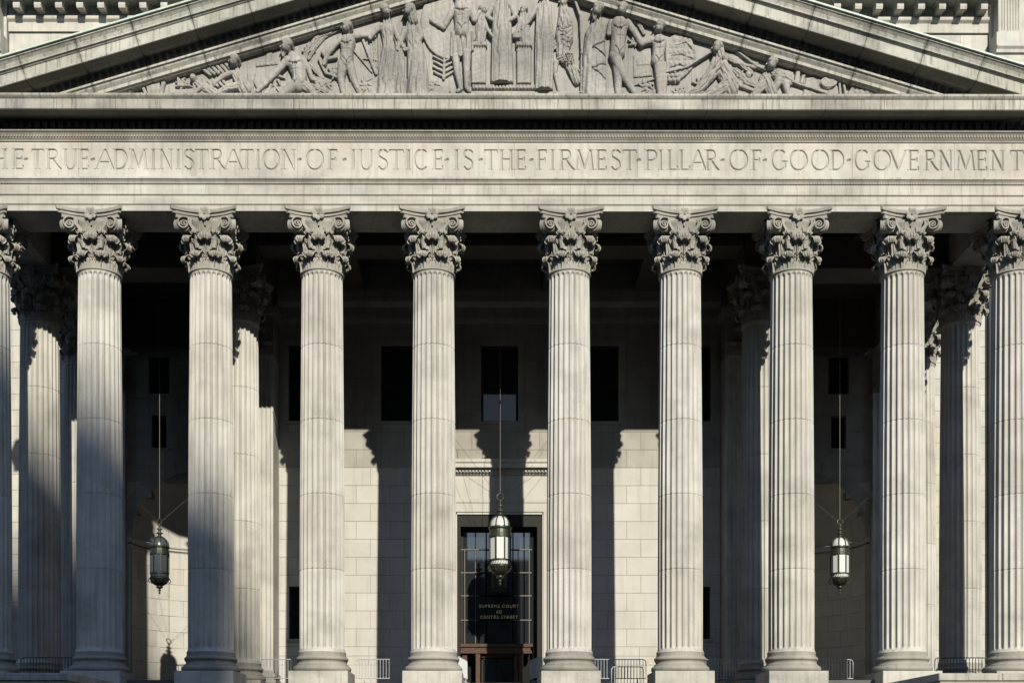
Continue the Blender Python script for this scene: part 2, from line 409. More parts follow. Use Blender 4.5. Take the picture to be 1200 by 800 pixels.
def abacus_mesh():
    def outline(s):
        pts = []
        for q in range(4):
            c, sn = math.cos(q*PI/2), math.sin(q*PI/2)
            for i in range(13):
                t = -1+2*i/12; x = t*1.10; y = -(.83+.33*abs(t)**1.9)
                x *= s; y *= s; pts.append((x*c-y*sn, x*sn+y*c))
        return pts
    lv = [(.86,1.735),(.915,1.74),(.92,1.83),(.935,1.865),(.99,1.872),(.995,1.93),(.945,1.945),(.95,1.97),(1.035,1.99),(1.05,2.035),(1.052,2.105)]
    V = []; F = []; n = 52
    for s, z in lv:
        for x, y in outline(s): V.append((x, y, z))
    for i in range(len(lv)-1):
        for k in range(n): F.append((i*n+k, i*n+(k+1)%n, (i+1)*n+(k+1)%n, (i+1)*n+k))
    F += [tuple(range(n-1,-1,-1)), tuple(range((len(lv)-1)*n, len(lv)*n))]
    return smooth_by_angle(mesh('abacus', V, F, M['cap']), 30)
ABA = abacus_mesh()
def fleuron_mesh():
    mb = MB()
    for k in range(7):
        a = 2*PI*k/7+.2
        P = np.zeros((6,5,3))
        for i in range(6):
            for j in range(5):
                v = i/5; u = j/4*2-1; w = .085*math.sin(PI*(.15+.8*v)); rr = .05+.18*v
                dz = .02+.09*v*math.sin(v*PI*.8)-.02*u*u
                x = rr*math.cos(a)-u*w*math.sin(a); z = rr*math.sin(a)+u*w*math.cos(a)
                P[i,j] = (x, -.93-dz-.02, 1.90+z)
        V, F = solid_grid(P, .03); mb.add(V, F)
    mb.cyl((0,-.90,1.90),(0,-1.02,1.90),.05,8,.02); mb.cyl((0,-.76,1.90),(0,-.93,1.90),.15,10,.12)
    mb.cyl((0,-.90,1.50),(0,-.93,1.80),.035,6,.05)
    return smooth_by_angle(mb.mesh('fleuron', M['cap']), 40)
FLE = fleuron_mesh()
PED = MB().cbox(-1.09,1.09,-1.09,1.09,-4.6,.125,.015).mesh('pedestal', M['entab'])
PED2 = MB().cbox(-1.09,1.09,-1.09,1.09,-.14,.125,.012).mesh('plinth', M['entab'])
def column(x, y, label, front, group):
    t = thing('column', label, 'column', (x, y, 0), group=group)
    link('pedestal' if front else 'plinth', PED if front else PED2, t)
    link('base', BASE, t)
    for i in range(5): link('shaft_drum', DRUMS[i], t, (0,0,JZ[i]))
    capital(t, ZN)
    return t
def capital(t, z):
    c = link('capital', BELL, t, (0,0,z)); c.rotation_euler = (0,0,0)
    link('astragal', NECK, c)
    link('abacus', ABA, c)
    for k in range(8):
        link('acanthus_leaf', LOW, c, rot=(0,0,(k+.5)*PI/4))
        link('acanthus_leaf', UPP, c, rot=(0,0,k*PI/4))
        link('acanthus_leaf', STK, c, rot=(0,0,(k+.5)*PI/4))
    for k in range(4):
        for s in (0,1): link('volute', VOL[s], c, rot=(0,0,k*PI/2))
        link('fleuron', FLE, c, rot=(0,0,k*PI/2))
FL = ['leftmost front column, cut off by the left edge of the photo and blue in the shade',
      'second front column from the left, its lower two thirds in blue shade, left of the left lantern',
      'third front column from the left, sunlit at the top and blue-shaded at the foot, right of the left lantern',
      'fourth front column from the left, fully sunlit with a lit inner column at its left side',
      'fifth front column from the left, sunlit, standing at the left side of the doorway',
      'sixth front column from the left, sunlit, standing at the right side of the doorway',
      'seventh front column from the left, sunlit, right of the doorway column with a barricade at its left foot',
      'eighth front column from the left, sunlit, at the left side of the right-hand lantern',
      'ninth front column from the left, sunlit with dark left flutes, at the right side of the right-hand lantern',
      'rightmost front column, sunlit, cut off by the right edge of the photo']
for x, l in zip(COLX, FL): column(x, 0, l, True, 'fluted Corinthian columns of the front row')
for x, l in ((-19.22,'inner fluted column behind and between the two leftmost front columns, tan above and blue below'),
             (-10.88,'inner fluted column half hidden behind the right edge of the third front column, warmly sunlit low down'),
             (10.88,'dark inner fluted column half hidden behind the left edge of the eighth front column'),
             (19.22,'inner fluted column seen between the two rightmost front columns, half black shade and half sunlit')):
    column(x, 4.9, l, False, 'inner Corinthian columns of the second row')

for x, l in ((-19.22,'rear fluted column of the left end, a thin tan strip beside the second front column'),
             (19.22,'rear fluted column of the right end, a thin sunlit strip beside the ninth front column')):
    column(x, 9.8, l, False, 'rear Corinthian columns of the third row')

# ------------------------------------------------------------------ entablature with the inscription
ent = thing('entablature', 'long granite beam across the front columns carved with a Roman inscription', 'entablature', (0,0,17.06))
def px2x(px, dep=42.45): return (px-577)*dep/1350+CX
EX = 19.97
joints = [-EX-.02]+[c for c in COLX[1:-1]]+[EX+.02]
arch_prof = [(-.75,0),(-.75,.238),(-.765,.25),(-.79,.25),(-.79,.565),(-.81,.58),(-.835,.58),(-.835,.93),(-.85,.94),(-.865,.965),(-.85,.99),(-.86,1.0),(-.93,1.08),(-.955,1.085),(-.955,1.155),(-.76,1.17),(1.05,1.17),(1.05,.6),(1.0,.6),(1.0,.02),(.98,0)]
for a, c in zip(joints[:-1], joints[1:]):
    g = .004
    MB().prism(arch_prof, a+g, c-g).build('architrave_block', M['entab'], ent)
mb = MB(); x = -EX
while x < EX: mb.box(x, x+.055, -.90, -.85, .945, .985); x += .1
mb.build('bead_moulding', M['entab'], ent, kind='stuff')
mb = MB(); x = -EX
while x < EX: mb.box(x, x+.05, -.795, -.765, .222, .246); mb.box(x, x+.05, -.84, -.81, .552, .578); x += .09
mb.build('fascia_bead', M['entab'], ent, kind='stuff')

# --- carved letters: strokes as a V-cut height field
def A_(cx, cy, rx, ry, a0, a1, n=20): return [(cx+rx*math.cos(math.radians(a0+(a1-a0)*i/n)), cy+ry*math.sin(math.radians(a0+(a1-a0)*i/n))) for i in range(n+1)]
TH, TN = .064, .046            # half widths, thick and thin, in cap heights
def sf(x, y, w=.10): return ([(x-w,y),(x+w,y)], TN*.8)
GL = {  # glyph: strokes on a 0..1 wide, 0..1 high box
 'I': [([(.5,0),(.5,1)],TH)],
 'H': [([(.12,0),(.12,1)],TH),([(.88,0),(.88,1)],TH),([(.12,.52),(.88,.52)],TN)],
 'E': [([(.14,0),(.14,1)],TH),([(.14,.98),(.95,.98),(.95,.86)],TN),([(.14,.52),(.85,.52),(.85,.45),(.85,.6)],TN),([(.14,.02),(1,.02),(1,.16)],TN)],
 'F': [([(.14,0),(.14,1)],TH),([(.14,.98),(.98,.98),(.98,.84)],TN),([(.14,.50),(.85,.50),(.85,.42),(.85,.58)],TN)],
 'L': [([(.14,0),(.14,1)],TH),([(.14,.02),(1,.02),(1,.18)],TN)],
 'T': [([(.5,0),(.5,1)],TH),([(0,.84),(.03,.97),(.97,.97),(1,.84)],TN)],
 'R': [([(.13,0),(.13,1)],TH),([(.13,.98),(.45,.98)]+A_(.45,.75,.27,.23,90,-90)+[(.13,.52)],TH*.8),([(.42,.52),(.75,.18),(1.0,.0)],TH)],
 'P': [([(.15,0),(.15,1)],TH),([(.15,.98),(.5,.98)]+A_(.5,.73,.40,.25,90,-90)+[(.15,.48)],TH*.8)],
 'D': [([(.13,0),(.13,1)],TH),([(.13,.98),(.40,.98)]+A_(.40,.5,.55,.48,90,-90,28)+[(.13,.02)],TH*.85)],
 'O': [(A_(.5,.5,.47,.50,0,360,40),TH*.85)],
 'G': [(A_(.5,.5,.47,.50,48,318,34)+[(.88,.16),(.88,.42)],TH*.85),([(.72,.43),(1,.43)],TN)],
 'C': [(A_(.55,.5,.50,.50,50,310,32),TH*.85)],
 'J': [([(.6,1),(.6,.15),(.5,-.05),(.2,-.16)],TH)],
 'U': [([(.13,1),(.13,.32)]+A_(.5,.32,.37,.33,180,360,16)+[(.87,1)],TH*.85)],
 'V': [([(.03,1),(.5,0)],TH),([(.5,0),(.97,1)],TN)],
 'A': [([(.0,0),(.5,1.02)],TN),([(.5,1.02),(1,0)],TH),([(.2,.36),(.8,.36)],TN)],
 'M': [([(.08,0),(.17,1)],TN),([(.17,1),(.5,.08)],TH),([(.5,.08),(.83,1)],TN),([(.83,1),(.95,0)],TH)],
 'N': [([(.12,0),(.12,1)],TN),([(.12,1),(.88,0)],TH),([(.88,0),(.88,1)],TN)],
 'S': [([(.90,.86)]+A_(.5,.75,.38,.25,55,200,14)+A_(.5,.26,.40,.26,55,-150,18),TH*.9)],
}
SER = {'I':[(.5,0),(.5,1)],'H':[(.12,0),(.12,1),(.88,0),(.88,1)],'E':[(.1,0),(.1,1)],'F':[(.14,0),(.1,1)],'L':[(.1,0),(.14,1)],'T':[(.5,0)],
       'R':[(.13,0),(.08,1)],'P':[(.15,0),(.1,1)],'D':[(.08,0),(.08,1)],'J':[(.6,1)],'U':[(.13,1),(.87,1)],'V':[(.03,1),(.97,1)],'A':[(0,0),(1,0)],
       'M':[(.08,0),(.13,1),(.87,1),(.95,0)],'N':[(.12,0),(.06,1),(.88,1)]}
TXT = [('T',-29,-13),('H',-8,8),('E',16.5,27.5),('.',30.5,0),
 ('T',37.5,51.5),('R',55,71.5),('U',75,90.5),('E',94,103.5),('.',109,0),
 ('A',113,133),('D',133.5,149.5),('M',151.5,172.5),('I',177,182.5),('N',187,202),('I',206,211.5),('S',215.5,227.5),('T',229,243.5),('R',247,263.5),('A',263.5,283),('T',282,296.5),('I',299.5,305),('O',308,327.5),('N',330.5,346),('.',351,0),
 ('O',358.5,379),('F',385,394.5),('.',403.5,0),
 ('J',408,418),('U',421,437),('S',442.5,454.5),('T',456,472.5),('I',476,481.5),('C',485,501),('E',508,518.5),('.',523.5,0),
 ('I',532,538),('S',542.5,554.5),('.',563,0),('T',567.5,582.5),('H',586,600.5),('E',605,615.5),('.',622.5,0),
 ('F',630,640),('I',644.5,650),('R',656,672.5),('M',674,695.5),('E',699.5,710),('S',715.5,727.5),('T',729.5,745.5),('.',748.5,0),
 ('P',756.5,770.5),('I',771.5,777),('L',783,794),('L',797,808),('A',809,827),('R',827,842),('.',846.5,0),
 ('O',854.5,876.5),('F',881.5,891.5),('.',896.5,0),
 ('G',904.5,922.5),('O',925.5,946.5),('O',950.5,971.5),('D',974,989.5),('.',995,0),
 ('G',1002,1019.5),('O',1023.5,1044),('V',1043,1062.5),('E',1065.5,1076.5),('R',1084,1099.5),('N',1101,1116.5),('M',1121,1143),('E',1145.5,1156.5),('N',1162,1177.5),('T',1184.5,1200),]
LZ0, LH = 18.585-17.06, .745
strokes = []
for ch, a, c in TXT:
    X0, X1 = px2x(a), px2x(c)
    if ch == '.':
        strokes.append((np.array([(X0-.03,LZ0+LH*.46),(X0+.03,LZ0+LH*.50)]), .062)); continue
    def tr(pts): return np.array([(X0+u*(X1-X0), LZ0+v*LH) for u, v in pts])
    for pts, w in GL[ch]: strokes.append((tr(pts), w*LH))
    for (u, v) in SER.get(ch, []):
        x = X0+u*(X1-X0); z = LZ0+LH*(v+(.012 if v == 0 else -.012)); strokes.append((np.array([(x-.085,z),(x+.085,z)]), TN*.6*LH))
def frieze_stone(a, c):
    st = .0105; z0, z1 = 1.17, 2.53
    xs = np.arange(a, c+st*.5, st); xs[-1] = c
    zf0, zf1 = LZ0-.16, LZ0+LH+.05
    zs = np.concatenate([[z0+.004, z0+.016, (z0+zf0)/2], np.arange(zf0, zf1, st), [(z1+zf1)/2, z1-.016, z1-.004]])
    H = np.zeros((len(zs), len(xs)))
    for pts, w in strokes:
        if pts[:,0].max()+w < a or pts[:,0].min()-w > c: continue
        ix = np.where((xs > pts[:,0].min()-w-.02) & (xs < pts[:,0].max()+w+.02))[0]
        iz = np.where((zs > pts[:,1].min()-w-.02) & (zs < pts[:,1].max()+w+.02))[0]
        if not len(ix) or not len(iz): continue
        gx, gz = np.meshgrid(xs[ix], zs[iz]); best = np.full(gx.shape, 9.)
        for p, q in zip(pts[:-1], pts[1:]):
            d = q-p; L2 = (d**2).sum()+1e-12
            t = np.clip(((gx-p[0])*d[0]+(gz-p[1])*d[1])/L2, 0, 1)
            best = np.minimum(best, np.hypot(gx-p[0]-t*d[0], gz-p[1]-t*d[1]))
        sub = H[np.ix_(iz, ix)]; H[np.ix_(iz, ix)] = np.maximum(sub, np.clip((w-best)/w, 0, 1)**.85*min(w*1.7, .085))
    H[(zs < LZ0-.008) | (zs > LZ0+LH+.008), :] = 0
    H[0,:] += .014; H[-1,:] += .014; H[:,0] += .008; H[:,-1] += .008
    gx, gz = np.meshgrid(xs, zs); V = np.stack([gx, -.75+H, gz], 2).reshape(-1,3)
    n, m = H.shape; i, j = np.meshgrid(np.arange(n-1), np.arange(m-1), indexing='ij')
    q = (i*m+j).ravel(); F = np.stack([q, q+1, q+m+1, q+m], 1)
    # closing box behind
    o = len(V); x0, x1 = a, c
    V = np.concatenate([V, [(x0,-.74,z0+.004),(x1,-.74,z0+.004),(x1,-.74,z1-.004),(x0,-.74,z1-.004),(x0,1.0,z0),(x1,1.0,z0),(x1,1.0,z1),(x0,1.0,z1)]])
    F2 = [(o+4,o+5,o+1,o),(o+5,o+6,o+2,o+1),(o+6,o+7,o+3,o+2),(o+7,o+4,o,o+3),(o+7,o+6,o+5,o+4)]
    me = bpy.data.meshes.new('frieze_stone'); nv = len(V); nq = len(F)+len(F2)
    me.vertices.add(nv); me.vertices.foreach_set('co', V.astype(np.float32).ravel())
    allF = np.concatenate([F, np.array(F2)]); me.loops.add(nq*4); me.loops.foreach_set('vertex_index', allF.astype(np.int32).ravel())
    me.polygons.add(nq); me.polygons.foreach_set('loop_start', np.arange(0, nq*4, 4, dtype=np.int32))
    me.update(calc_edges=True); me.validate(); me.materials.append(M['frieze'])
    return link('frieze_stone', me, ent)
fj = [-EX, px2x(-10), px2x(91.5+1), px2x(214), px2x(348.5), px2x(481.8+1.5), px2x(603), px2x(747), px2x(879), px2x(999), px2x(1119), EX]
for a, c in zip(fj[:-1], fj[1:]): frieze_stone(a+.002, c-.002)

# cornice: bed mouldings, dentils, corona stones
bed = [(-.75,2.515),(-.79,2.53),(-.80,2.58),(-.84,2.62),(-.86,2.70),(-.93,2.79),(-.98,2.82),(-.98,2.895),(-.83,2.905),(-.83,3.27),(.2,3.27),(.2,2.515)]
cor = [(-.20,3.275),(-1.26,3.275),(-1.28,3.30),(-1.30,3.30),(-1.30,3.22),(-1.70,3.22),(-1.71,3.235),(-1.71,3.57),(-1.73,3.58),(-1.77,3.62),(-1.80,3.66),(-1.80,3.73),(-.3,3.86),(-.2,3.86)]
XC = 20.75; px_ = 1.02; xs = [px_+2.13*k for k in range(-11, 10)]; xs = [-XC]+[x for x in xs if abs(x) < XC-.4]+[XC]
for a, c in zip(xs[:-1], xs[1:]):
    MB().prism(bed, max(a,-20)+.004, min(c,20)-.004).build('bed_moulding', M['cap'], ent)
    MB().prism(cor, a+.005, c-.005).build('corona_stone', M['soffit'], ent)
    MB().box(a+.01, c-.01, -1.685, -1.315, 3.205, 3.219).box(a+.01, c-.01, -1.295, -.9, 3.262, 3.274).build('soffit_shade_panel', M['under'], ent)  # thin added sheets that carry the soffit shade in their colour
mb = MB(); x = -20.0
while x < 20: mb.box(x, x+.17, -.97, -.83, 2.93, 3.18); x += .29
mb.build('dentil', M['dentil_shade'], ent, kind='stuff')
MB().box(-20,20,-.838,-.80,2.91,3.27).build('dentil_shade_band', M['dentil_shade'], ent)  # dark strip added behind the dentils to stand in for shadow
mb = MB(); x = -20.0
while x < 20: mb.box(x, x+.05, -.90, -.86, 2.66, 2.74); x += .105
mb.build('egg_moulding', M['cap'], ent, kind='stuff')
# side returns back to the building
for s in (-1,1):
    x0, x1 = sorted((s*18.45, s*19.95))
    MB().box(x0,x1,1.06,15.8,0,2.9).build('side_architrave', M['entab'], ent)
    x0, x1 = sorted((s*18.2, s*20.7)); MB().box(x0,x1,.3,15.8,2.92,3.7).build('side_cornice', M['entab'], ent)

# ------------------------------------------------------------------ pediment
SL = .298; TA = math.atan(SL); CO = math.cos(TA)
ped = thing('pediment', 'wide triangular gable with carved classical figures above the inscription', 'pediment', (0,0,20.79))
# tympanum ground, joined slabs
ys = -.50
tb = .30
for k in range(-8, 8):
    x0, x1 = k*2.35+.003, (k+1)*2.35-.003
    def top(x): return 26.3-20.79-SL*abs(x)
    t0, t1 = top(x0), top(x1)
    if min(t0,t1) < tb+.05: t0 = max(t0, tb+.05); t1 = max(t1, tb+.05)
    MB().add([(x0,ys,tb),(x1,ys,tb),(x1,ys,t1),(x0,ys,t0),(x0,ys+.25,tb),(x1,ys+.25,tb),(x1,ys+.25,t1),(x0,ys+.25,t0)],
             [(0,1,2,3),(5,4,7,6),(4,5,1,0),(3,2,6,7),(1,5,6,2),(4,0,3,7)]).build('tympanum_slab', M['relief'], ped)
MB().prism([(-1.3,.0),(-1.3,.02),(-.47,.10),(-.47,.58),(-.2,.58),(-.2,0)], -19.5, 19.5).build('tympanum_plinth', M['relief'], ped)
rp = [(-1.70,.0),(-1.70,.07),(-1.66,.085),(-1.66,.40),(-1.70,.42),(-1.73,.45),(-1.79,.47),(-1.79,.50),(-1.70,.505),(-1.71,.58),(-1.75,.68),(-1.82,.76),(-1.87,.79),(-1.87,.84),(-.3,.84),(-.3,-.77),(-.64,-.77),(-.76,-.765),(-.78,-.74),(-.86,-.72),(-.87,-.62),(-.97,-.52),(-.99,-.47),(-1.06,-.45),(-1.06,-.38),(-.86,-.37),(-.86,.06),(-1.22,.06),(-1.22,.0)]
capp = [(-1.94,.845),(-1.95,.85),(-1.95,.91),(-1.88,.925),(-.3,.99),(-.3,.845)]
APZ = 26.44-20.79
us = [0, .93]+[.93+2.118*k for k in range(1, 10)]
us.append(21.6)
RK = {}
for s in (-1, 1):
    for i, (a, c) in enumerate(zip(us[:-1], us[1:])):
        L = c-a
        if i not in RK:
            e0 = 0
            m1 = MB().prism(rp, -L/2+.007, L/2-.007); m2 = MB().prism(capp, -L/2+.002, L/2-.002)
            RK[i] = (m1.mesh('raking_cornice_stone', M['rake']), m2.mesh('flashing', M['copper']), MB().box(-L/2+.01, L/2-.01, -1.685, -1.235, -.014, -.002).mesh('soffit_shade_panel', M['under']))
        u = (a+c)/2
        loc = (s*u*CO, 0, APZ-u*math.sin(TA)); rot = (0, s*TA, 0)
        r = link('raking_cornice_stone', RK[i][0], ped, loc, rot)
        link('copper_flashing', RK[i][1], r)
        link('soffit_shade_panel', RK[i][2], r)  # added sheet coloured as the shaded underside
for s in (-1, 1):
    mb = MB(); u = .3
    while u < 20.3: mb.box(u if s > 0 else -u-.16, u+.16 if s > 0 else -u, -.96, -.86, -.24, -.04); u += .286
    link('dentil', mb.mesh('dentil', M['dentil_shade']), ped, (0,0,APZ), (0, s*TA, 0), kind='stuff')
    # gable roof slope behind
    mb = MB(); x0, x1 = sorted((0, s*21.3)); zz = APZ+.6
    V = [(0,-.31,zz),(s*21.0,-.31,zz-SL*21.0),(s*21.0,15.8,zz-SL*21.0),(0,15.8,zz),(0,-.31,zz-.3),(s*21.0,-.31,zz-SL*21.0-.3),(s*21.0,15.8,zz-SL*21.0-.3),(0,15.8,zz-.3)]
    mb.add(V, [(0,1,2,3),(7,6,5,4),(0,4,5,1),(1,5,6,2),(2,6,7,3),(3,7,4,0)]).build('roof_slope', M['copper'], ped)

# --- carved figures as high relief
RS = 42.70/1350
def relief(name, prims, label=None, step=.5, zsh=None):
    if zsh is None: zsh = .15 if name == 'relief_figure' else .07
    """prims in photo pixels on the tympanum plane; heights in the same unit"""
    xs_, ys_ = [], []
    for p in prims:
        if p[0] == 'c': xs_ += [p[1]-p[3],p[1]+p[3],p[4]-p[6],p[4]+p[6]]; ys_ += [p[2]-p[3],p[2]+p[3],p[5]-p[6],p[5]+p[6]]
        elif p[0] == 'e': xs_ += [p[1]-p[3],p[1]+p[3]]; ys_ += [p[2]-p[4],p[2]+p[4]]
        elif p[0] == 'p': xs_ += [q[0] for q in p[1]]; ys_ += [q[1] for q in p[1]]
    x0, x1, y0, y1 = min(xs_)-1, max(xs_)+1, min(ys_)-1, max(ys_)+1; y1 = min(y1, 114.5)
    gx, gy = np.meshgrid(np.arange(x0, x1+step, step), np.arange(y0, y1+step, step)); H = np.full(gx.shape, -1.)
    for p in prims:
        if p[0] == 'c':
            _, ax, ay, ar, bx, by, br, zc = p[:8]; fold = p[8] if len(p) > 8 else 0
            d = np.array([bx-ax, by-ay]); L2 = (d**2).sum()+1e-9; L = math.sqrt(L2)
            t = np.clip(((gx-ax)*d[0]+(gy-ay)*d[1])/L2, 0, 1); r = ar+(br-ar)*t
            dx = gx-ax-t*d[0]; dy = gy-ay-t*d[1]; dd = np.hypot(dx, dy)
            q = r*r-dd*dd; fl = .85 if not fold else .62
            h = np.where(q > 0, zc+fl*np.sqrt(np.maximum(q, 0)), -1)
            if fold:
                side = (dx*d[1]-dy*d[0])/L
                w = side/np.maximum(r, 1)
                f = fold*(np.sin(w*9+1.3*np.sin(t*4+ax)+ax)+.5*np.sin(w*17+t*3+by))*np.clip((q)/(r*r)*3, 0, 1)
                h = np.where(q > 0, h+f, -1)
            H = np.maximum(H, h)
        elif p[0] == 'e':
            _, cx, cy, rx, ry, zc, hh = p[:7]; q = 1-((gx-cx)/rx)**2-((gy-cy)/ry)**2
            flat = p[7] if len(p) > 7 else 0
            h = np.where(q > 0, zc+hh*(np.minimum(np.sqrt(np.maximum(q,0)), flat)/flat if flat else np.sqrt(np.maximum(q,0))), -1)
            H = np.maximum(H, h)
        elif p[0] == 'p':
            pts = p[1]; zc = p[2]; fold = p[3] if len(p) > 3 else 0; ins = np.zeros(gx.shape, bool); md = np.full(gx.shape, 99.)
            for (ax, ay), (bx, by) in zip(pts, pts[1:]+pts[:1]):
                cnd = ((ay > gy) != (by > gy)); den = (by-ay) if by != ay else 1e-9
                ins ^= cnd & (gx < (bx-ax)*(gy-ay)/den+ax)
                L2 = (bx-ax)**2+(by-ay)**2+1e-9; t = np.clip(((gx-ax)*(bx-ax)+(gy-ay)*(by-ay))/L2, 0, 1)
                md = np.minimum(md, np.hypot(gx-ax-t*(bx-ax), gy-ay-t*(by-ay)))
            h = zc*np.clip(.45+md/2.2, 0, 1)
            if fold: h = h+fold*np.sin(gx*1.15+1.5*np.sin(gy*.07+pts[0][0]))*np.clip(md/2, 0, 1)+fold*.5*np.sin(gx*2.1+gy*.05)*np.clip(md/2, 0, 1)
            H = np.maximum(H, np.where(ins, np.maximum(h,.2), -1))
    for p in prims:
        if p[0] == 'g':           # groove
            for (ax, ay), (bx, by) in zip(p[1][:-1], p[1][1:]):
                L2 = (bx-ax)**2+(by-ay)**2+1e-9; t = np.clip(((gx-ax)*(bx-ax)+(gy-ay)*(by-ay))/L2, 0, 1)
                dd = np.hypot(gx-ax-t*(bx-ax), gy-ay-t*(by-ay)); H = np.where((H > 0) & (dd < p[2]), H-p[3]*(1-dd/p[2]), H)
        elif p[0] == 's':         # scallops / feathers over a disc
            _, cx, cy, rx, ry, amp, f = p
            q = 1-((gx-cx)/rx)**2-((gy-cy)/ry)**2
            H = np.where((q > 0) & (H > 0), H+amp*np.abs(np.sin(gx*f+.6*np.sin(gy*f)))*np.abs(np.sin(gy*f*.8))*np.clip(q*3,0,1), H)
    for p in prims:
        if p[0] == 'b': H = np.where(gy > p[1], -1., H)
    nzv = .30*np.sin(gx*.61+gy*.33+1.3*np.sin(gy*.21))*np.sin(gy*.57-gx*.27)+.16*np.sin(gx*1.13+2*np.sin(gy*.47))*np.sin(gy*.93+np.sin(gx*.3)*2)
    H = np.where(H > -.5, H+nzv*.8, H)
    ok = H > -.5
    H = np.where(ok, np.maximum(H, .15), H)
    dil = ok.copy(); dil[1:,:] |= ok[:-1,:]; dil[:-1,:] |= ok[1:,:]; dil[:,1:] |= ok[:,:-1]; dil[:,:-1] |= ok[:,1:]
    Hh = np.where(ok, H, -.8)
    n, m = H.shape; idx = -np.ones(H.shape, int); idx[dil] = np.arange(dil.sum())
    V = np.stack([(gx-577)*RS+CX, -.50-Hh*RS*1.15, (890-gy)*RS+EYE-20.79-zsh], 2)[dil]
    full = dil[:-1,:-1] & dil[1:,:-1] & dil[:-1,1:] & dil[1:,1:]
    F = np.stack([idx[1:,:-1][full], idx[1:,1:][full], idx[:-1,1:][full], idx[:-1,:-1][full]], 1)
    me = bpy.data.meshes.new(name); me.vertices.add(len(V)); me.vertices.foreach_set('co', V.astype(np.float32).ravel())
    me.loops.add(len(F)*4); me.loops.foreach_set('vertex_index', F.astype(np.int32).ravel())
    me.polygons.add(len(F)); me.polygons.foreach_set('loop_start', np.arange(0, len(F)*4, 4, dtype=np.int32))
    me.polygons.foreach_set('use_smooth', np.ones(len(F), bool))
    me.update(calc_edges=True); me.validate(); me.materials.append(M['relief'])
    return link(name, me, ped, label=label)
def head(x, y, r=6, face=-1, tilt=0, beard=False, hood=False, z=8):
    """head in profile looking face (-1 left, +1 right, 0 front)"""
    y = y+2.2
    P = [('e', x, y, r*.82, r, z, r*.95), ('e', x+face*r*.25, y+r*.45, r*.55, r*.6, z, r*.9)]
    P += [('e', x-face*r*.25, y-r*.35, r*.95, r*.85, z, r*.95), ('s', x-face*r*.3, y-r*.45, r, r*.8, .7, 1.7)]
    if face: P += [('c', x+face*r*.78, y-.1*r, .7, x+face*r*1.0, y+.22*r, .8, z+1)]
    P += [('g', [(x+face*r*.5-1.5*(not face), y-.05*r), (x+face*r*.72+1.5*(not face), y-.05*r)], 1.1, 2.2), ('g', [(x+face*r*.55-1*(not face), y+.52*r), (x+face*r*.8+1*(not face), y+.52*r)], .8, 1.5)]
    if beard: P += [('c', x+face*r*.4, y+r*.8, r*.5, x+face*r*.5, y+r*1.5, r*.25, z, .8)]
    if hood: P += [('c', x-face*r*.4, y-r*.5, r*.95, x-face*r*.9, y+r*1.5, r*.8, z-1, .7)]
    return P
def chain(pts, z=2, fold=0):
    P = []
    for a, c in zip(pts[:-1], pts[1:]): P.append(('c', a[0],a[1],a[2], c[0],c[1],c[2], z, fold) if fold else ('c', a[0],a[1],a[2], c[0],c[1],c[2], z))
    return P
def torso(x, y, w, h, z=0):
    return [('g',[(x,y),(x+.5,y+h)],1.1,1.4),('g',[(x-w,y+h*.30),(x-w*.3,y+h*.42),(x,y+h*.38),(x+w*.3,y+h*.42),(x+w,y+h*.30)],1.1,1.7),('g',[(x-w*.7,y+h),(x,y+h*1.25),(x+w*.7,y+h)],1.2,1.8),('g',[(x-w*.6,y+h*.65),(x+w*.6,y+h*.65)],.9,.8)]
def hand(x, y, dx, dy, z=3):
    P = [('e', x, y, 2.2, 2.2, z, 1.8)]
    for k in range(4):
        a = math.atan2(dy, dx)+(k-1.5)*.28; P.append(('c', x, y, .8, x+math.cos(a)*4.0, y+math.sin(a)*4.0, .55, z+.5))
    a = math.atan2(dy, dx)+1.3; P.append(('c', x, y, .8, x+math.cos(a)*2.8, y+math.sin(a)*2.8, .6, z+.5)); return P
# ground ledges of rock
relief('relief_ground', [('p', [(300,115),(300,104),(345,99),(400,97),(440,91),(458,87.5),(478,92),(510,99),(527,101),(527,115)], 2.2), ('g', [(452,115),(448,106),(456,102),(462,106),(456,112)], 1, 1.5)], 'low carved mound under the left group of figures')
relief('relief_ground', [('p', [(527,106),(700,106),(700,115),(527,115)], 3.0), ('p', [(553,99),(627,99),(627,105),(553,105)], 4.0)]+[('g', [(556+k*4,100.5),(556+k*4,104)], .8, 1.5) for k in range(18)], 'stepped base strip under the central group of figures')
relief('relief_ground', [('p', [(700,103),(745,100),(800,108),(830,104),(862,101),(890,107),(905,115),(700,115)], 2.0)], 'low carved mound under the right group of figures')
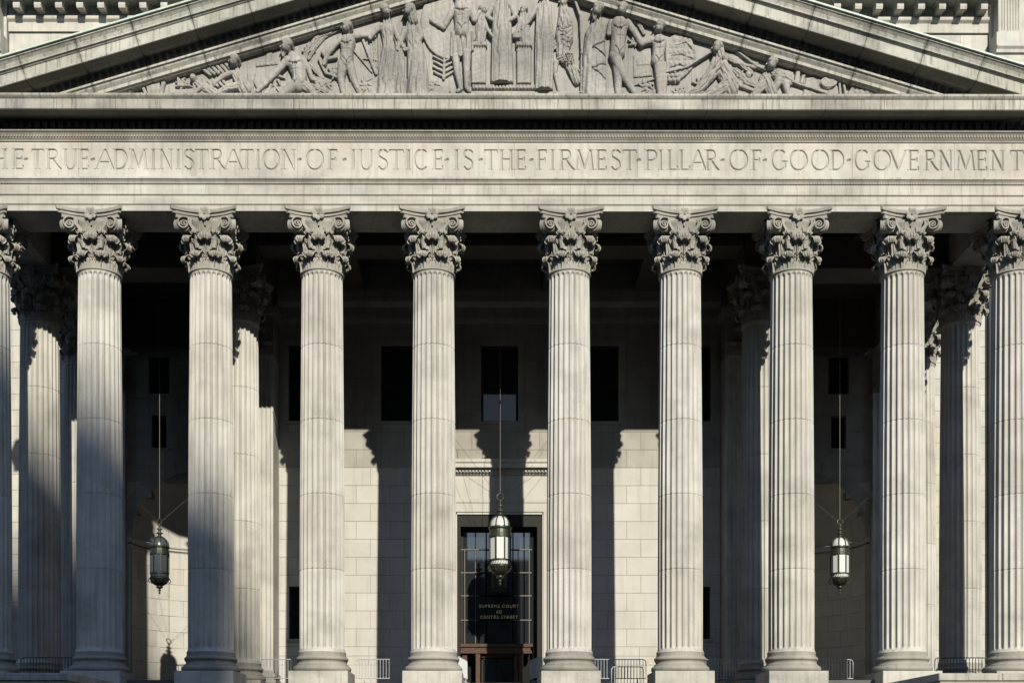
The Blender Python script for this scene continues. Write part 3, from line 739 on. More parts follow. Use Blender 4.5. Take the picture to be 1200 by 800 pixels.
# left corner ornament
relief('relief_ornament', [('e',152,105,8.5,8,2,5),('e',152,105,4,4,5,4)]+[('e',152+9*math.cos(t*.8),106-8*math.sin(t*.8),3,3,4,3) for t in range(5)], 'curled carved rosette at the far left corner of the gable', zsh=-.02)
relief('relief_ornament', [('c',172+i*4.5,114,1.6,166+i*7.2,98-i*1.6,2.6,3,.5) for i in range(5)]+[('e',182,108,9,7,2,3)], 'fan of carved leaves near the left corner of the gable', zsh=-.02)
relief('relief_ornament', [('p',[(202,112),(204,106),(228,104),(230,112)],4),('p',[(208,92),(211,91),(213,98),(226,101),(228,104),(209,104)],5),('p',[(222,82),(226,80),(232,106),(228,108)],3.5),('p',[(231,91),(237,90),(242,110),(234,111)],2.5)], 'carved anvil and blocks near the left corner of the gable')
relief('relief_figure', head(276,71,6,-1)+chain([(276,78,4),(280,88,7),(288,102,8)],2,.5)+chain([(272,84,3),(262,88,3),(252,97,2.6)],3)+chain([(285,98,5),(268,101,4),(252,110,3)],3,.3)+[('c',240+i*5,80-i*1.5,2.2,247+i*5,86-i*1.0,2.0,2.5) for i in range(6)]+[('c',245+i*6,94,2.0,250+i*6,99,1.8,2.5) for i in range(4)]+hand(252,98,-1,.4), 'crouching carved figure with curled foliage toward the left corner')
relief('relief_figure', head(337,54,7,-1,beard=True)+chain([(343,64,6),(348,74,10.5),(352,88,8.2),(350,99,8)],2)+torso(347,66,7,26)+chain([(338,70,5),(326,83,4.2),(312,97,3.4),(303,106,2.6)],4)+chain([(352,94,7),(340,104,6),(330,111,4)],4)+chain([(356,98,6),(366,104,4.5),(370,112,3)],3,.4)+[('c',298,92,1.2,308,112,1.2,2),('c',322,98,1,333,112,1,3)]+chain([(355,66,3.5),(362,78,3),(366,90,2.6),(380,96,2)],2)+hand(303,106,-1,.8), 'kneeling bearded man leaning left in the carved gable')
relief('relief_ornament', [('p',[(300,74),(326,71),(326,75),(300,78)],1.5),('p',[(312,60),(320,58),(318,72),(311,73)],1.3),('p',[(290,86),(300,84),(297,110),(292,111)],2.2)], 'low carved building blocks behind the kneeling man')
relief('relief_figure', head(407,32,6.2,-1)+chain([(407,40,5),(408,48,9),(407,60,7.2),(406,71,8)],2.5)+torso(407,42,6,26)+chain([(402,74,6),(400,90,4.6),(402,103,3.3),(404,112,3)],3)+chain([(410,74,5.5),(415,92,4.3),(424,111,3)],2.5)+chain([(401,44,4),(393,52,3.4),(385,62,3),(380,74,2.4)],3.5)+chain([(414,42,4),(425,40,3.2),(437,41,2.6)],3)+hand(437,41,1,-.3)+chain([(398,32,2.4),(382,38,2.6),(370,52,2.6),(362,66,2)],1.5,.4), 'nude standing man with raised cloak, left of the carved harp')
relief('relief_ornament', [('c',378,62,2,384,70,2,3),('c',384,70,2,394,68,2.4,3),('c',374,70,1.5,382,86,1.8,2.5),('c',382,86,1.8,398,92,1.8,2.5),('c',366,78,3,378,92,2.2,2,.4)], 'curving carved swan at the left group of figures')
relief('relief_ornament', [('c',426,48,1.8,441,86,2.0,1.5),('c',444,34,1.6,445,84,1.8,1.5),('c',426,46,1.4,440,40,1.4,1.5),('c',424,68,1,446,70,1,1)]+[('c',430+i*3.2,46-i*1.5,.7,435+i*2.4,78,.7,.8) for i in range(4)]+[('c',414,58,1,436,84,1,1.2)], 'carved harp held between the nude man and the draped woman')
relief('relief_figure', head(453,12.5,6.2,1)+chain([(454,20,4),(454,34,8),(455,46,6.5),(456,60,9),(454,90,11),(453,112,12)],2.5,.65)+chain([(447,30,4),(440,37,3),(434,44,2.4)],4)+chain([(462,30,3.5),(467,44,3),(473,54,2.4)],4)+hand(474,55,1,.6), 'draped woman standing right of the carved harp')
relief('relief_figure', head(479,12.5,6.5,-1,hood=True)+chain([(482,22,4.5),(483,36,9),(486,50,9),(488,66,11),(490,90,12.5),(490,114,13.5)],2.5,.7)+chain([(475,34,4),(470,48,3.2),(466,57,2.4)],4)+chain([(491,32,4),(494,42,3.5),(484,56,2.8),(474,58,2.2)],4.5)+hand(468,58,-1,0), 'hooded draped woman beside the carved palm')
relief('relief_ornament', [('e',527,26,34,44,1.0,2.2,.25)], 'large plain carved shield disc left of the warrior')
relief('relief_ornament', [('c',520,92,1.6,521,62,1.4,1.5)]+[('c',520,66+i*6,1,509-i%2,60+i*6,1.4,1.8) for i in range(5)]+[('c',521,66+i*6,1,531+i%2,60+i*6,1.4,1.8) for i in range(5)], 'carved palm plant below the shield')
relief('relief_figure', head(539,-6,6,1)+[('e',539,-9,7,5,5,6)]+chain([(540,3,7),(541,13,10),(541,28,8.4),(541,36,9)],4)+torso(541,6,7,24)+[('p',[(528,36),(555,36),(556,60),(547,64),(538,68),(527,67)],7,1.0)]+chain([(534,66,4.6),(536,84,3.6),(540,103,2.6),(536,106,2)],4)+chain([(547,62,5),(547,80,4),(547,102,2.8),(550,106,2.2)],5)+chain([(530,14,4),(520,32,3.2),(506,24,2.6)],4.5)+hand(505,22,-.4,-1)+chain([(551,12,4),(556,24,3.4),(562,14,2.6)],5), 'warrior in a short tunic standing at the left of the central altar')
for xo, l in ((561,'carved pedestal left of the central robed figure'),(614,'carved pedestal right of the central robed figure')):
    relief('relief_pedestal', [('p',[(xo-9,51),(xo+9,51),(xo+9,99),(xo-9,99)],4.5),('p',[(xo-10,50),(xo+10,50),(xo+10,57),(xo-10,57)],6)]+[('g',[(xo-8+k*3,55.5),(xo-8+k*3,58)],.8,2) for k in range(6)], l)
relief('relief_figure', head(566,8,4.8,1,z=3)+chain([(565,14,4),(564,30,7),(563,48,6)],3,.5)+chain([(567,22,2.4),(572,36,2.2),(579,44,1.8)],5)+hand(579,44,1,-.3), 'small carved attendant behind the left pedestal')
relief('relief_figure', head(613,8,4.8,-1,z=3)+chain([(613,14,4),(614,30,7),(615,48,6)],3,.5)+chain([(610,22,2.4),(606,36,2.2),(602,40,1.8)],5)+[('p',[(599,38),(620,37),(621,44),(600,45)],6)], 'small carved attendant behind the right pedestal')
relief('relief_figure', head(588,-7,5,0,z=7)+[('p',[(577,4),(584,0),(592,0),(599,4),(600,45),(602,96),(575,96),(576,45)],6.5,.8)]+chain([(588,2,7),(588,30,11),(588,60,11),(588,110,11)],3,.6)+[('b',96)]+chain([(577,8,3.4),(571,20,3),(577,24,2.4)],6)+chain([(599,8,3.4),(604,20,3),(598,24,2.4)],6)+[('e',583,95,3,2.4,6,2),('e',593,95,3,2.4,6,2)], 'tall robed goddess standing at the centre of the gable')
relief('relief_figure', head(637,-6,5.5,-1,z=6)+[('p',[(628,4),(636,0),(646,3),(649,50),(648,104),(626,104),(626,50)],6,.9)]+chain([(638,4,7),(638,40,10.5),(637,115,10.5)],3,.7)+[('b',104)]+chain([(628,10,3.4),(620,24,2.8),(612,34,2.2)],6)+hand(611,35,-1,.4), 'tall robed figure right of the central pedestal')
relief('relief_figure', head(660,-2,5.5,-1,z=3)+chain([(660,6,5),(662,24,9),(661,42,11),(659,60,7)],2,.9)+chain([(664,64,6),(670,78,6),(676,92,5)],2,.9)+chain([(652,70,3),(650,82,2.4),(655,104,2)],1.5)+[('s',668,68,10,8,2.4,1.4),('c',656,66,4,668,62,4,3,.8),('e',664,70,7,4,3,3)]+[('g',[(652+i*2,30+i*6),(660+i*3,36+i*5),(670,30+i*5)],.9,1.6) for i in range(5)], 'seated carved figure in heavy drapery beside the tall staff')
relief('relief_ornament', [('c',662,-4,1.6,674,4,1.8,5),('c',674,4,1.8,680,22,1.8,5),('c',680,22,1.8,681,60,1.3,5),('c',681,60,1,680.5,110,1,4.5),('e',681,64,2,2,5,2),('e',680.5,110,2,2,5,2)], 'tall curved carved staff behind the bearded man')
relief('relief_figure', head(699,11,7,-1,beard=True)+chain([(700,22,6),(697,40,12),(696,70,14),(696,116,15)],1.5,.6)+chain([(706,30,5),(704,46,4),(694,56,3)],4,.4)+[('g',[(694,57),(712,46)],1.2,3),('g',[(694,57),(715,68)],1.2,3),('g',[(693,82),(714,72)],1,2.5),('g',[(693,82),(712,94),(720,110)],1,2.5)]+hand(693,56,-1,0), 'bearded man in a long robe right of the tall staff')
relief('relief_figure', head(728,10.5,7,-1)+chain([(727,19,4.6),(725,29,10.5),(724,46,8.6),(723,60,9)],3)+torso(725,22,7,34)+chain([(720,64,7),(728,84,5.6),(736,96,4.2),(746,112,3)],3.5)+chain([(722,66,6),(724,88,5),(724,112,3.6)],2.5)+chain([(735,26,4.6),(744,38,4),(751,50,3.8),(761,45,2.8),(766,40,2)],4)+chain([(716,25,4),(713,38,3.2)],3)+chain([(736,18,3),(748,24,3),(754,36,2.4)],1.5,.5)+hand(765,42,1,-.6), 'nude striding man at the right of the bearded man')
relief('relief_figure', head(771,31,6.5,-1)+chain([(771,40,4.2),(772,48,8.8),(771,60,7),(770,70,7.5)],3)+torso(771,42,6,24)+chain([(771,74,5.6),(772,92,4.4),(773,112,3.4)],3.5)+chain([(776,74,5),(778,92,4),(777,112,3)],2.5)+chain([(764,46,3.6),(757,48,2.8),(750,46,2.2)],4)+hand(750,46,-1,0), 'nude youth with one feathered wing in the right group')
relief('relief_ornament', [('p',[(779,46),(790,40),(800,38),(810,44),(815,58),(816,74),(806,86),(792,98),(782,96),(779,70)],3.2),('s',798,66,20,32,1.0,.55)]+[('g',[(792,54),(803,50),(812,60)],.9,2),('g',[(786,66),(798,64),(812,70)],.9,2),('g',[(784,80),(796,76),(806,80)],.9,2)], 'feathered wing carved behind the nude youth')
relief('relief_ornament', [('c',744,99,.9,772,90,1.0,1.5),('c',772,88,1.1,805,80,1.1,5),('c',805,80,1.1,846,54,1.2,5.5)], 'long carved spear crossing the wing')
relief('relief_figure', head(838,55,6,-1,hood=True)+chain([(839,64,5),(840,74,9),(832,86,7),(818,103,5),(806,110,3.5)],3,.9)+chain([(843,76,8),(850,90,8),(856,102,9)],2,.8)+chain([(832,84,5),(824,98,5),(812,109,4)],3.5,.8)+chain([(848,72,4),(856,86,3.4),(866,98,3),(884,105,2.2)],3.5)+chain([(850,98,7),(838,106,6),(822,110,4)],3,.6)+hand(884,106,1,.4), 'hooded woman seated on the ground in the right group')
relief('relief_ornament', [('c',862,60,1.2,886,78,1.5,4),('c',886,78,1.5,930,97,1.5,4),('c',930,97,1.3,975,112,1.2,3.5),('p',[(846,58),(890,68),(888,82),(862,76),(846,66)],1.2),('c',860,73,2.2,885,79,2,2.5)], 'long carved shaft sloping down to the right corner')
relief('relief_figure', head(902,73.5,6.5,-1)+chain([(905,82,5),(912,86,7),(924,92,6)],2,.6)+chain([(898,86,5),(892,98,6),(884,108,5)],2.5,.7)+chain([(896,90,7),(904,104,7)],2,.7)+chain([(912,92,5),(906,104,3.4),(900,112,2.6)],2.5)+chain([(920,96,5),(922,106,3.4),(926,112,2.4)],2.2), 'reclining carved figure below the raking cornice at right')
relief('relief_ornament', [('p',[(910,78),(930,83),(930,92),(911,88)],2.2),('p',[(932,83),(938,82),(936,98),(929,97)],4),('p',[(939,87),(944,86),(941,99),(936,98)],3.5),('p',[(944,90),(955,88),(980,98),(990,112),(940,112)],2.0),('e',970,97,10,6.4,2.5,3,.3)], 'carved books and round shield near the right corner')
relief('relief_ornament', [('c',984,110,1.6,983,98,1.6,3),('c',990,110,1.6,988,99,1.6,3)]+[('c',994+i*4,111,2,1000+i*5,101+i*1.4,2.2,2.5,.6) for i in range(6)]+[('c',1000,112,3,1040,112,2,2,.6)], 'carved leaves at the far right corner of the gable')

relief('relief_ornament', [('p',[(742,64),(765,64),(765,88),(742,90)],1.6),('p',[(745,67),(762,67),(762,76),(745,77)],2.4)], 'low carved tablet between the striding man and the winged youth')
relief('relief_ornament', [('e',780+5*(i%3)+2*(i//3),84+5*(i//3),3,3,2,3.4) for i in range(9)], 'carved grapes at the foot of the wing')
relief('relief_figure', chain([(856,66,3),(868,72,3.4),(880,82,3)],1.5,.5)+chain([(862,80,4),(874,92,5),(886,98,4)],1.5,.5)+chain([(866,96,4),(856,104,3.6),(846,112,3)],2)+[('e',876,86,3.6,4.4,3,4)], 'small crouching figure behind the seated woman')
relief('relief_figure', chain([(232,96,4.5),(242,101,5.5),(252,106,5)],2,.4)+[('e',228,91,4,4.4,4,4),('s',228,90,4,4,1,2)]+chain([(238,100,3),(230,107,2.4),(222,111,2)],3), 'small reclining carved figure near the left corner')
relief('relief_ornament', [('c',300+i*7,112,1.6,306+i*6,102-i,2.0,2,.5) for i in range(4)], 'carved reeds between the kneeling man and the next figure')
relief('relief_ornament', [('c',366,100,2.4,382,108,3,2,.5),('c',372,92,2,388,100,2,2),('c',370,94,2,374,104,2,2)], 'carved drapery at the feet of the left group')
relief('relief_ornament', [('c',388,38,3,372,46,3.6,1.6,.7),('c',372,46,3.6,360,60,3.4,1.6,.7),('c',360,60,3.4,356,76,2.4,1.6,.6)], 'billowing carved cloak behind the nude standing man')
relief('relief_ornament', [('c',462,30,3,468,50,5,1.2,.8),('c',468,50,5,470,88,6.5,1.2,.9),('c',470,88,6.5,470,112,7,1.2,.9)], 'hanging carved drapery between the two draped women')
relief('relief_ornament', [('p',[(494,20),(503,4),(520,-3),(532,2),(532,40),(500,40)],1.0)], 'low carved panel behind the warrior')
relief('relief_ornament', [('e',1003+i*6,108-.2*i,4,4.5-.3*i,1.5,3.2) for i in range(7)], 'small carved rosettes at the right corner of the gable')
relief('relief_ornament', [('e',132+i*5,110-i*.6,3,2.6+.3*i,1,2.6) for i in range(4)], 'small carved rosettes at the left corner of the gable')

rr = random.Random(3)
for (fx, fy, fs, lab) in ((322,92,9,'carved foliage between the crouching figure and the kneeling man'),(378,100,9,'carved foliage between the kneeling man and the nude man'),(392,84,7,'small carved foliage left of the nude man'),
        (428,100,8,'carved foliage below the harp'),(506,100,7,'carved foliage right of the hooded woman'),(744,48,6,'small carved foliage right of the striding man'),(822,96,8,'carved foliage left of the seated woman'),
        (796,108,7,'carved foliage below the wing'),(868,92,8,'carved foliage right of the seated woman'),(652,52,7,'carved foliage left of the seated draped figure'),(684,84,6,'small carved foliage behind the tall staff'),
        (757,100,8,'carved foliage right of the striding man'),(362,58,6,'small carved foliage above the raised cloak'),(214,98,7,'carved foliage beside the anvil')):
    P = [('e', fx, fy, fs*.35, fs*.35, 1.5, 2.5)]; a0 = rr.uniform(0, 6)
    for k in range(7):
        a = a0+k*.9+rr.uniform(-.2,.2); L_ = fs*rr.uniform(.8,1.25); mx, my = fx+math.cos(a)*L_*.6, fy+math.sin(a)*L_*.6
        P += [('c', fx, fy, 1.0, mx, my, 1.9, 1.6), ('c', mx, my, 1.9, fx+math.cos(a+.35)*L_*1.15, fy+math.sin(a+.35)*L_*1.15, .7, 2.2)]
    relief('relief_ornament', P, lab)

# ------------------------------------------------------------------ ashlar walls
SM = {}
def ashlar(parent, x0, x1, z0, z1, y, holes=(), rh=.82, sw=1.55, off=(0,.55), thick=.35, mat='wall', gap=.010, zoff=0, stuff_above=None, hi=None):
    z = z0; r = 0; back = MB(); st = MB(); mat0 = mat
    while z < z1-.02:
        zt = min(z+rh, z1); mat = 'wallshade' if hi is not None and z > hi else mat0  # courses above hi get the colour with shade painted in
        hs = sorted((a, c) for a, c, b0, b1 in holes if b0 < zt-.05 and b1 > z+.05)
        segs = []; cur = x0
        for a, c in hs:
            if a > cur+.02: segs.append((cur, a))
            cur = max(cur, c)
        if cur < x1-.02: segs.append((cur, x1))
        fill = []
        for a, c, b0, b1 in holes:
            if b0 < zt-.05 and b1 > z+.05:
                a_, c_ = max(a, x0), min(c, x1)
                if b0 > z+.05: fill.append((a_, c_, z, b0))
                if b1 < zt-.05: fill.append((a_, c_, b1, zt))
        for a, c, q0, q1 in fill:
            back.box(a, c, y+.02, y+thick+.15, q0, q1)
            MB().cbox(a+.004, c-.004, y, y+thick, q0+.004, q1-.004, .01).build('wall_stone', M[mat], parent)
        for a, c in segs:
            back.box(a+.001 if a > x0 else a, c-.001 if c < x1 else c, y+.018, y+thick+.15, z, zt)
            o = off[r % len(off)]; k = math.floor((a-o)/sw); cuts = [a]
            q = o+(k+1)*sw
            while q < c-.12:
                if q > a+.12: cuts.append(q)
                q += sw
            cuts.append(c)
            for p, t in zip(cuts[:-1], cuts[1:]):
                w = t-p-2*gap*.5; h = zt-z-gap
                if stuff_above is not None and z > stuff_above: st.cbox(p+gap/2, t-gap/2, y, y+thick, z+gap/2, zt-gap/2, .012); continue
                key = (round(w,3), round(h,3), mat, thick)
                if key not in SM: SM[key] = MB().cbox(0, w, 0, thick, 0, h, .012).mesh('wall_stone', M[mat])
                link('wall_stone', SM[key], parent, (p+gap/2, y+random.uniform(-.002,.002), z+gap/2))
        z = zt; r += 1
    back.build('mortar_bed', M['mortar'], parent, kind='stuff')
    if st.V: st.build('upper_wall_stones', M['wallshade' if hi is not None else mat], parent, kind='stuff')
def window(parent, xc, w, z0, z1, y, pane='black'):
    x0, x1 = xc-w/2, xc+w/2
    mb = MB(); f = .10; yy = y+.26
    mb.box(x0,x0+f,yy,yy+.1,z0,z1).box(x1-f,x1,yy,yy+.1,z0,z1).box(x0+f,x1-f,yy,yy+.1,z0,z0+f).box(x0+f,x1-f,yy,yy+.1,z1-f,z1)
    wd = mb.build('window', M['frame'], parent)
    zm = (z0+z1)/2
    for a, c in ((z0+f, zm-.04), (zm+.04, z1-f)):
        MB().box(x0+f, x1-f, yy+.05, yy+.06, a, c).build('pane', M[pane], wd)
    MB().box(x0+f,x1-f,yy-.02,yy+.08,zm-.04,zm+.04).box(xc-.02,xc+.02,yy,yy+.07,z0+f,zm-.04).box(xc-.02,xc+.02,yy,yy+.07,zm+.04,z1-f).build('sash_bar', M['frame'], wd)
    MB().box(x0-.12,x1+.12,y-.06,y+.3,z0-.14,z0-.004).build('sill', M['wallshade'], wd)
    MB().box(x0,x1,yy+.3,yy+.32,z0,z1).build('backing', M['black'], wd)
YW = 9.6
pw = thing('portico_wall', 'tall ashlar wall behind the front columns with sunlit blocks and column shadows', 'wall', (0,0,0))
upper = [(0,1.70),(-4.60,1.70),(4.60,1.70),(-8.85,1.66),(8.85,1.66)]
holes = [(xc-w/2, xc+w/2, 12.36, 15.8) for xc, w in upper]+[(-9.65,-8.05,2.40,4.80),(8.05,9.65,2.40,4.80),(-1.95,1.95,-.2,8.09)]
# rows: plinth course then .82 m rows whose joints sit at z = 2.04 + n*.82
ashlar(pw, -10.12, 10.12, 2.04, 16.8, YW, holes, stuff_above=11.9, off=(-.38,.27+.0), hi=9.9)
ashlar(pw, -10.12, 10.12, .0, 1.20, YW-.06, holes, rh=1.20, sw=3.1, off=(.3,))
ashlar(pw, -10.12, 10.12, 1.20, 2.04, YW, holes, rh=.42, sw=1.55, off=(.2,))
for xc, w in upper: window(pw, xc, w, 12.36, 15.8, YW, 'dimglass' if xc == 0 else 'black')
for xc in (-8.85, 8.85): window(pw, xc, 1.6, 2.40, 4.80, YW)
for xc, w in upper:   # flat raised surround
    MB().box(xc-w/2-.28, xc-w/2, YW-.045, YW+.2, 12.22, 15.8).box(xc+w/2, xc+w/2+.28, YW-.045, YW+.2, 12.22, 15.8).box(xc-w/2-.28, xc+w/2+.28, YW-.045, YW+.2, 15.8, 16.1).build('window_surround', M['wallshade'], pw)
MB().prism([(YW-.1,16.8),(YW-.16,17.0),(YW-.16,17.5),(YW-.4,17.7),(YW-.4,18.2),(YW-.1,19.4),(YW+.4,19.4),(YW+.4,16.8)], -10.1, 10.1).build('wall_cornice', M['wallshade'], pw)
# antae (fluted pilasters) at the ends of the wall
def pilaster(parent, xc, y, w, ztop, depth, z0=.86, flutes=7, mat='shaft', label=None, base=True):
    n = flutes*8+4; xs = np.linspace(-w/2, w/2, n+1); V = []; F = []
    ed = w*.06; fw = (w-2*ed)/flutes
    zs = [z0, z0+.10, z0+.16, z0+.22, ztop-.22, ztop-.16, ztop-.10, ztop]
    for z in zs:
        dep = 1 if z0+.15 < z < ztop-.15 else 0
        for x in xs:
            u = ((x+w/2-ed) % fw)/fw-.5 if -w/2+ed < x < w/2-ed else .5
            V.append((xc+x, y+(.055*math.sqrt(max(0, 1-(u/.4)**2)) if dep else 0), z))
    m = len(xs)
    for i in range(len(zs)-1):
        for k in range(m-1): F.append((i*m+k, i*m+k+1, (i+1)*m+k+1, (i+1)*m+k))
    mb = MB(); mb.add(V, F)
    mb.add([(xc-w/2,y,z0),(xc-w/2,y+depth,z0),(xc-w/2,y+depth,ztop),(xc-w/2,y,ztop)], [(0,3,2,1)])
    mb.add([(xc+w/2,y,z0),(xc+w/2,y+depth,z0),(xc+w/2,y+depth,ztop),(xc+w/2,y,ztop)], [(0,1,2,3)])
    p = mb.build('pilaster', M[mat], parent, label=label); smooth_by_angle(p.data, 30)
    e = w/2
    mb = MB()
    if not base: return p
    for o, a, c in ((.20,0 if z0 < 2 else z0-.86,z0-.60),(.13,z0-.60,z0-.42),(.05,z0-.42,z0-.30),(.10,z0-.30,z0-.14),(.03,z0-.14,z0)):
        mb.box(xc-e-o, xc+e+o, y-o, y+depth, a+.002, c)
    mb.build('pilaster_base', M['cap'], p)
    if ztop < 15.1 and ztop > 14:
        c = MB().box(xc-e,xc+e,y+.01,y+depth,ztop,ztop+1.75).box(xc-e-.22,xc+e+.22,y-.22,y+depth,ztop+1.76,ztop+2.1).build('pilaster_capital', M['cap'], p)
        for j, o in enumerate((-.52,0,.52)):
            link('acanthus_leaf', LOW, p, (xc+o, y+.72, ztop+.0)) if False else None
        mb = MB()
        for o in (-.54,0,.54):
            mb.add([(v[0]+xc+o, v[1]+y+.76, v[2]+ztop) for v in lowV], lowF)
        for o in (-.28,.28):
            mb.add([(v[0]+xc+o, v[1]+y+.76, v[2]+ztop) for v in uppV], uppF)
        mb.build('carved_leaves', M['cap'], p)
    return p
for s in (-1,1):
    pilaster(pw, s*10.92, 8.3, 1.58, ZN, 1.3)
    MB().box(*sorted((s*10.13, s*11.7)), 9.62, 14.0, 0, 17.0).build('return_wall', M['wall'], pw)

# ------------------------------------------------------------------ doorway
door = MB().box(-2.35,-1.955,YW-.05,YW+.9,0,8.5).box(1.955,2.35,YW-.05,YW+.9,0,8.5).box(-2.35,2.35,YW-.05,YW+.9,8.095,8.5).build('doorway', M['wall'], pw, label='tall dark central doorway with glazed bronze grid and lit stone frame')
mb = MB().box(-2.42,-2.0,YW-.10,YW+.1,0,8.62).box(2.0,2.42,YW-.10,YW+.1,0,8.62).box(-2.42,2.42,YW-.101,YW+.1,8.2,8.621)
mb.box(-2.5,2.5,YW-.14,YW,8.62,8.80).build('architrave_moulding', M['wall'], door)
MB().box(-2.35,2.35,YW-.05,YW+.3,8.802,9.88).build('door_frieze', M['wall'], door)
MB().prism([(YW,9.88),(YW-.12,9.88),(YW-.16,9.96),(YW-.22,9.97),(YW-.22,10.12),(YW-.50,10.14),(YW-.50,10.32),(YW-.56,10.36),(YW-.58,10.50),(YW,10.56)], -2.85, 2.85).build('door_cornice', M['wall'], door)
mb = MB(); x = -2.6
while x < 2.55: mb.box(x, x+.085, YW-.32, YW-.22, 9.98, 10.11); x += .15
mb.build('door_dentil', M['wall'], door, kind='stuff')
YD = YW+.75
# bronze outer jambs and transom
MB().box(-1.952,-1.80,YW+.03,YD+.3,0,8.092).box(1.72,1.952,YW+.03,YD+.3,0,8.092).box(-1.80,1.72,YW+.03,YD+.3,7.55,8.092).build('bronze_jamb', M['frame'], door)
vx = [-1.72,-1.12,-.62,.62,1.12+.02,1.60]
zz = [2.05+.1,3.35,4.48,5.55,6.62,7.45]
for a, c in zip(vx[:-1], vx[1:]):
    for p, q in zip(zz[:-1], zz[1:]): MB().box(a+.03, c-.03, YD, YD+.02, p+.03, q-.03).build('glass_pane', M['glass'], door)
for x in (-1.62,-1.12,.86,1.38):
    MB().box(x-.017, x+.017, YD-.05, YD-.005, 2.15, 6.62).build('muntin', M['muntin'], door)
for z in zz[1:-1]:
    MB().box(-1.80, -.95, YD-.055, YD-.003, z-.022, z+.022).build('muntin', M['muntin'], door)
    MB().box(.64, 1.50, YD-.055, YD-.003, z-.022, z+.022).build('muntin', M['muntin'], door)
MB().box(-.03,.03,YD-.03,YD-.002,6.62,7.45).box(-1.15,-1.09,YD-.03,YD-.002,6.62,7.45).box(1.09,1.15,YD-.03,YD-.002,6.62,7.45).box(-1.8,1.72,YD-.03,YD-.001,6.58,6.64).build('transom_bar', M['frame'], door)
MB().box(-1.81,-1.69,YD-.045,YD+.06,0,7.56).box(1.55,1.73,YD-.045,YD+.06,0,7.56).build('inner_jamb', M['frame'], door)
MB().box(-1.8,1.72,YD+.5,YD+.52,0,8.0).build('dark_interior', M['black'], door)
# brown entrance portal with projecting hood
YP = YW+.15
MB().box(-1.88,1.52,YP,YD-.08,2.06,2.20).box(-1.78,1.42,YP+.08,YD-.08,1.88,2.06).box(-1.84,1.48,YP+.03,YD-.08,1.76,1.88).build('portal_hood', M['wood'], door)
for x in (-1.0,.98):
    MB().box(x-.10,x+.10,YP+.08,YD-.08,0,1.76).build('portal_post', M['wood'], door)
MB().box(-1.72,-1.5,YP+.2,YD-.08,0,1.76).box(.66,.84,YP+.2,YD-.08,0,1.76).box(-.86,.62,YP+.3,YP+.36,1.6,1.76).build('portal_panel', M['wood'], door)
for a, c in ((-.84,-.13),(-.10,.62)):
    lf = MB().box(a,a+.08,YP+.4,YP+.46,.0,1.6).box(c-.08,c,YP+.4,YP+.46,.0,1.6).box(a,c,YP+.4,YP+.46,0,.25).box(a,c,YP+.4,YP+.46,1.5,1.6).build('door_leaf', M['frame'], door)
    MB().box(a+.08,c-.08,YP+.42,YP+.44,.25,1.5).build('door_glass', M['glass'], door)
# gilt lettering on the glass
def text(s_, x, z, y, size, mat, parent, name='gilt_lettering'):
    cu = bpy.data.curves.new('lettering', 'FONT'); cu.body = s_; cu.size = size; cu.align_x = 'CENTER'; cu.extrude = .008
    cu.space_character = 1.25
    to = bpy.data.objects.new('lettering', cu); COL.objects.link(to); bpy.context.view_layer.update()
    me = bpy.data.meshes.new_from_object(to.evaluated_get(bpy.context.evaluated_depsgraph_get())); bpy.data.objects.remove(to)
    me.materials.clear(); me.materials.append(mat)
    return link(name, me, parent, (x, y, z), (PI/2,0,0))
text('SUPREME COURT', -.03, 3.93, YD-.06, .20, M['gold'], door)
text('60', -.03, 3.66, YD-.06, .22, M['gold'], door)
text('CENTRE STREET', -.03, 3.42, YD-.06, .20, M['gold'], door)

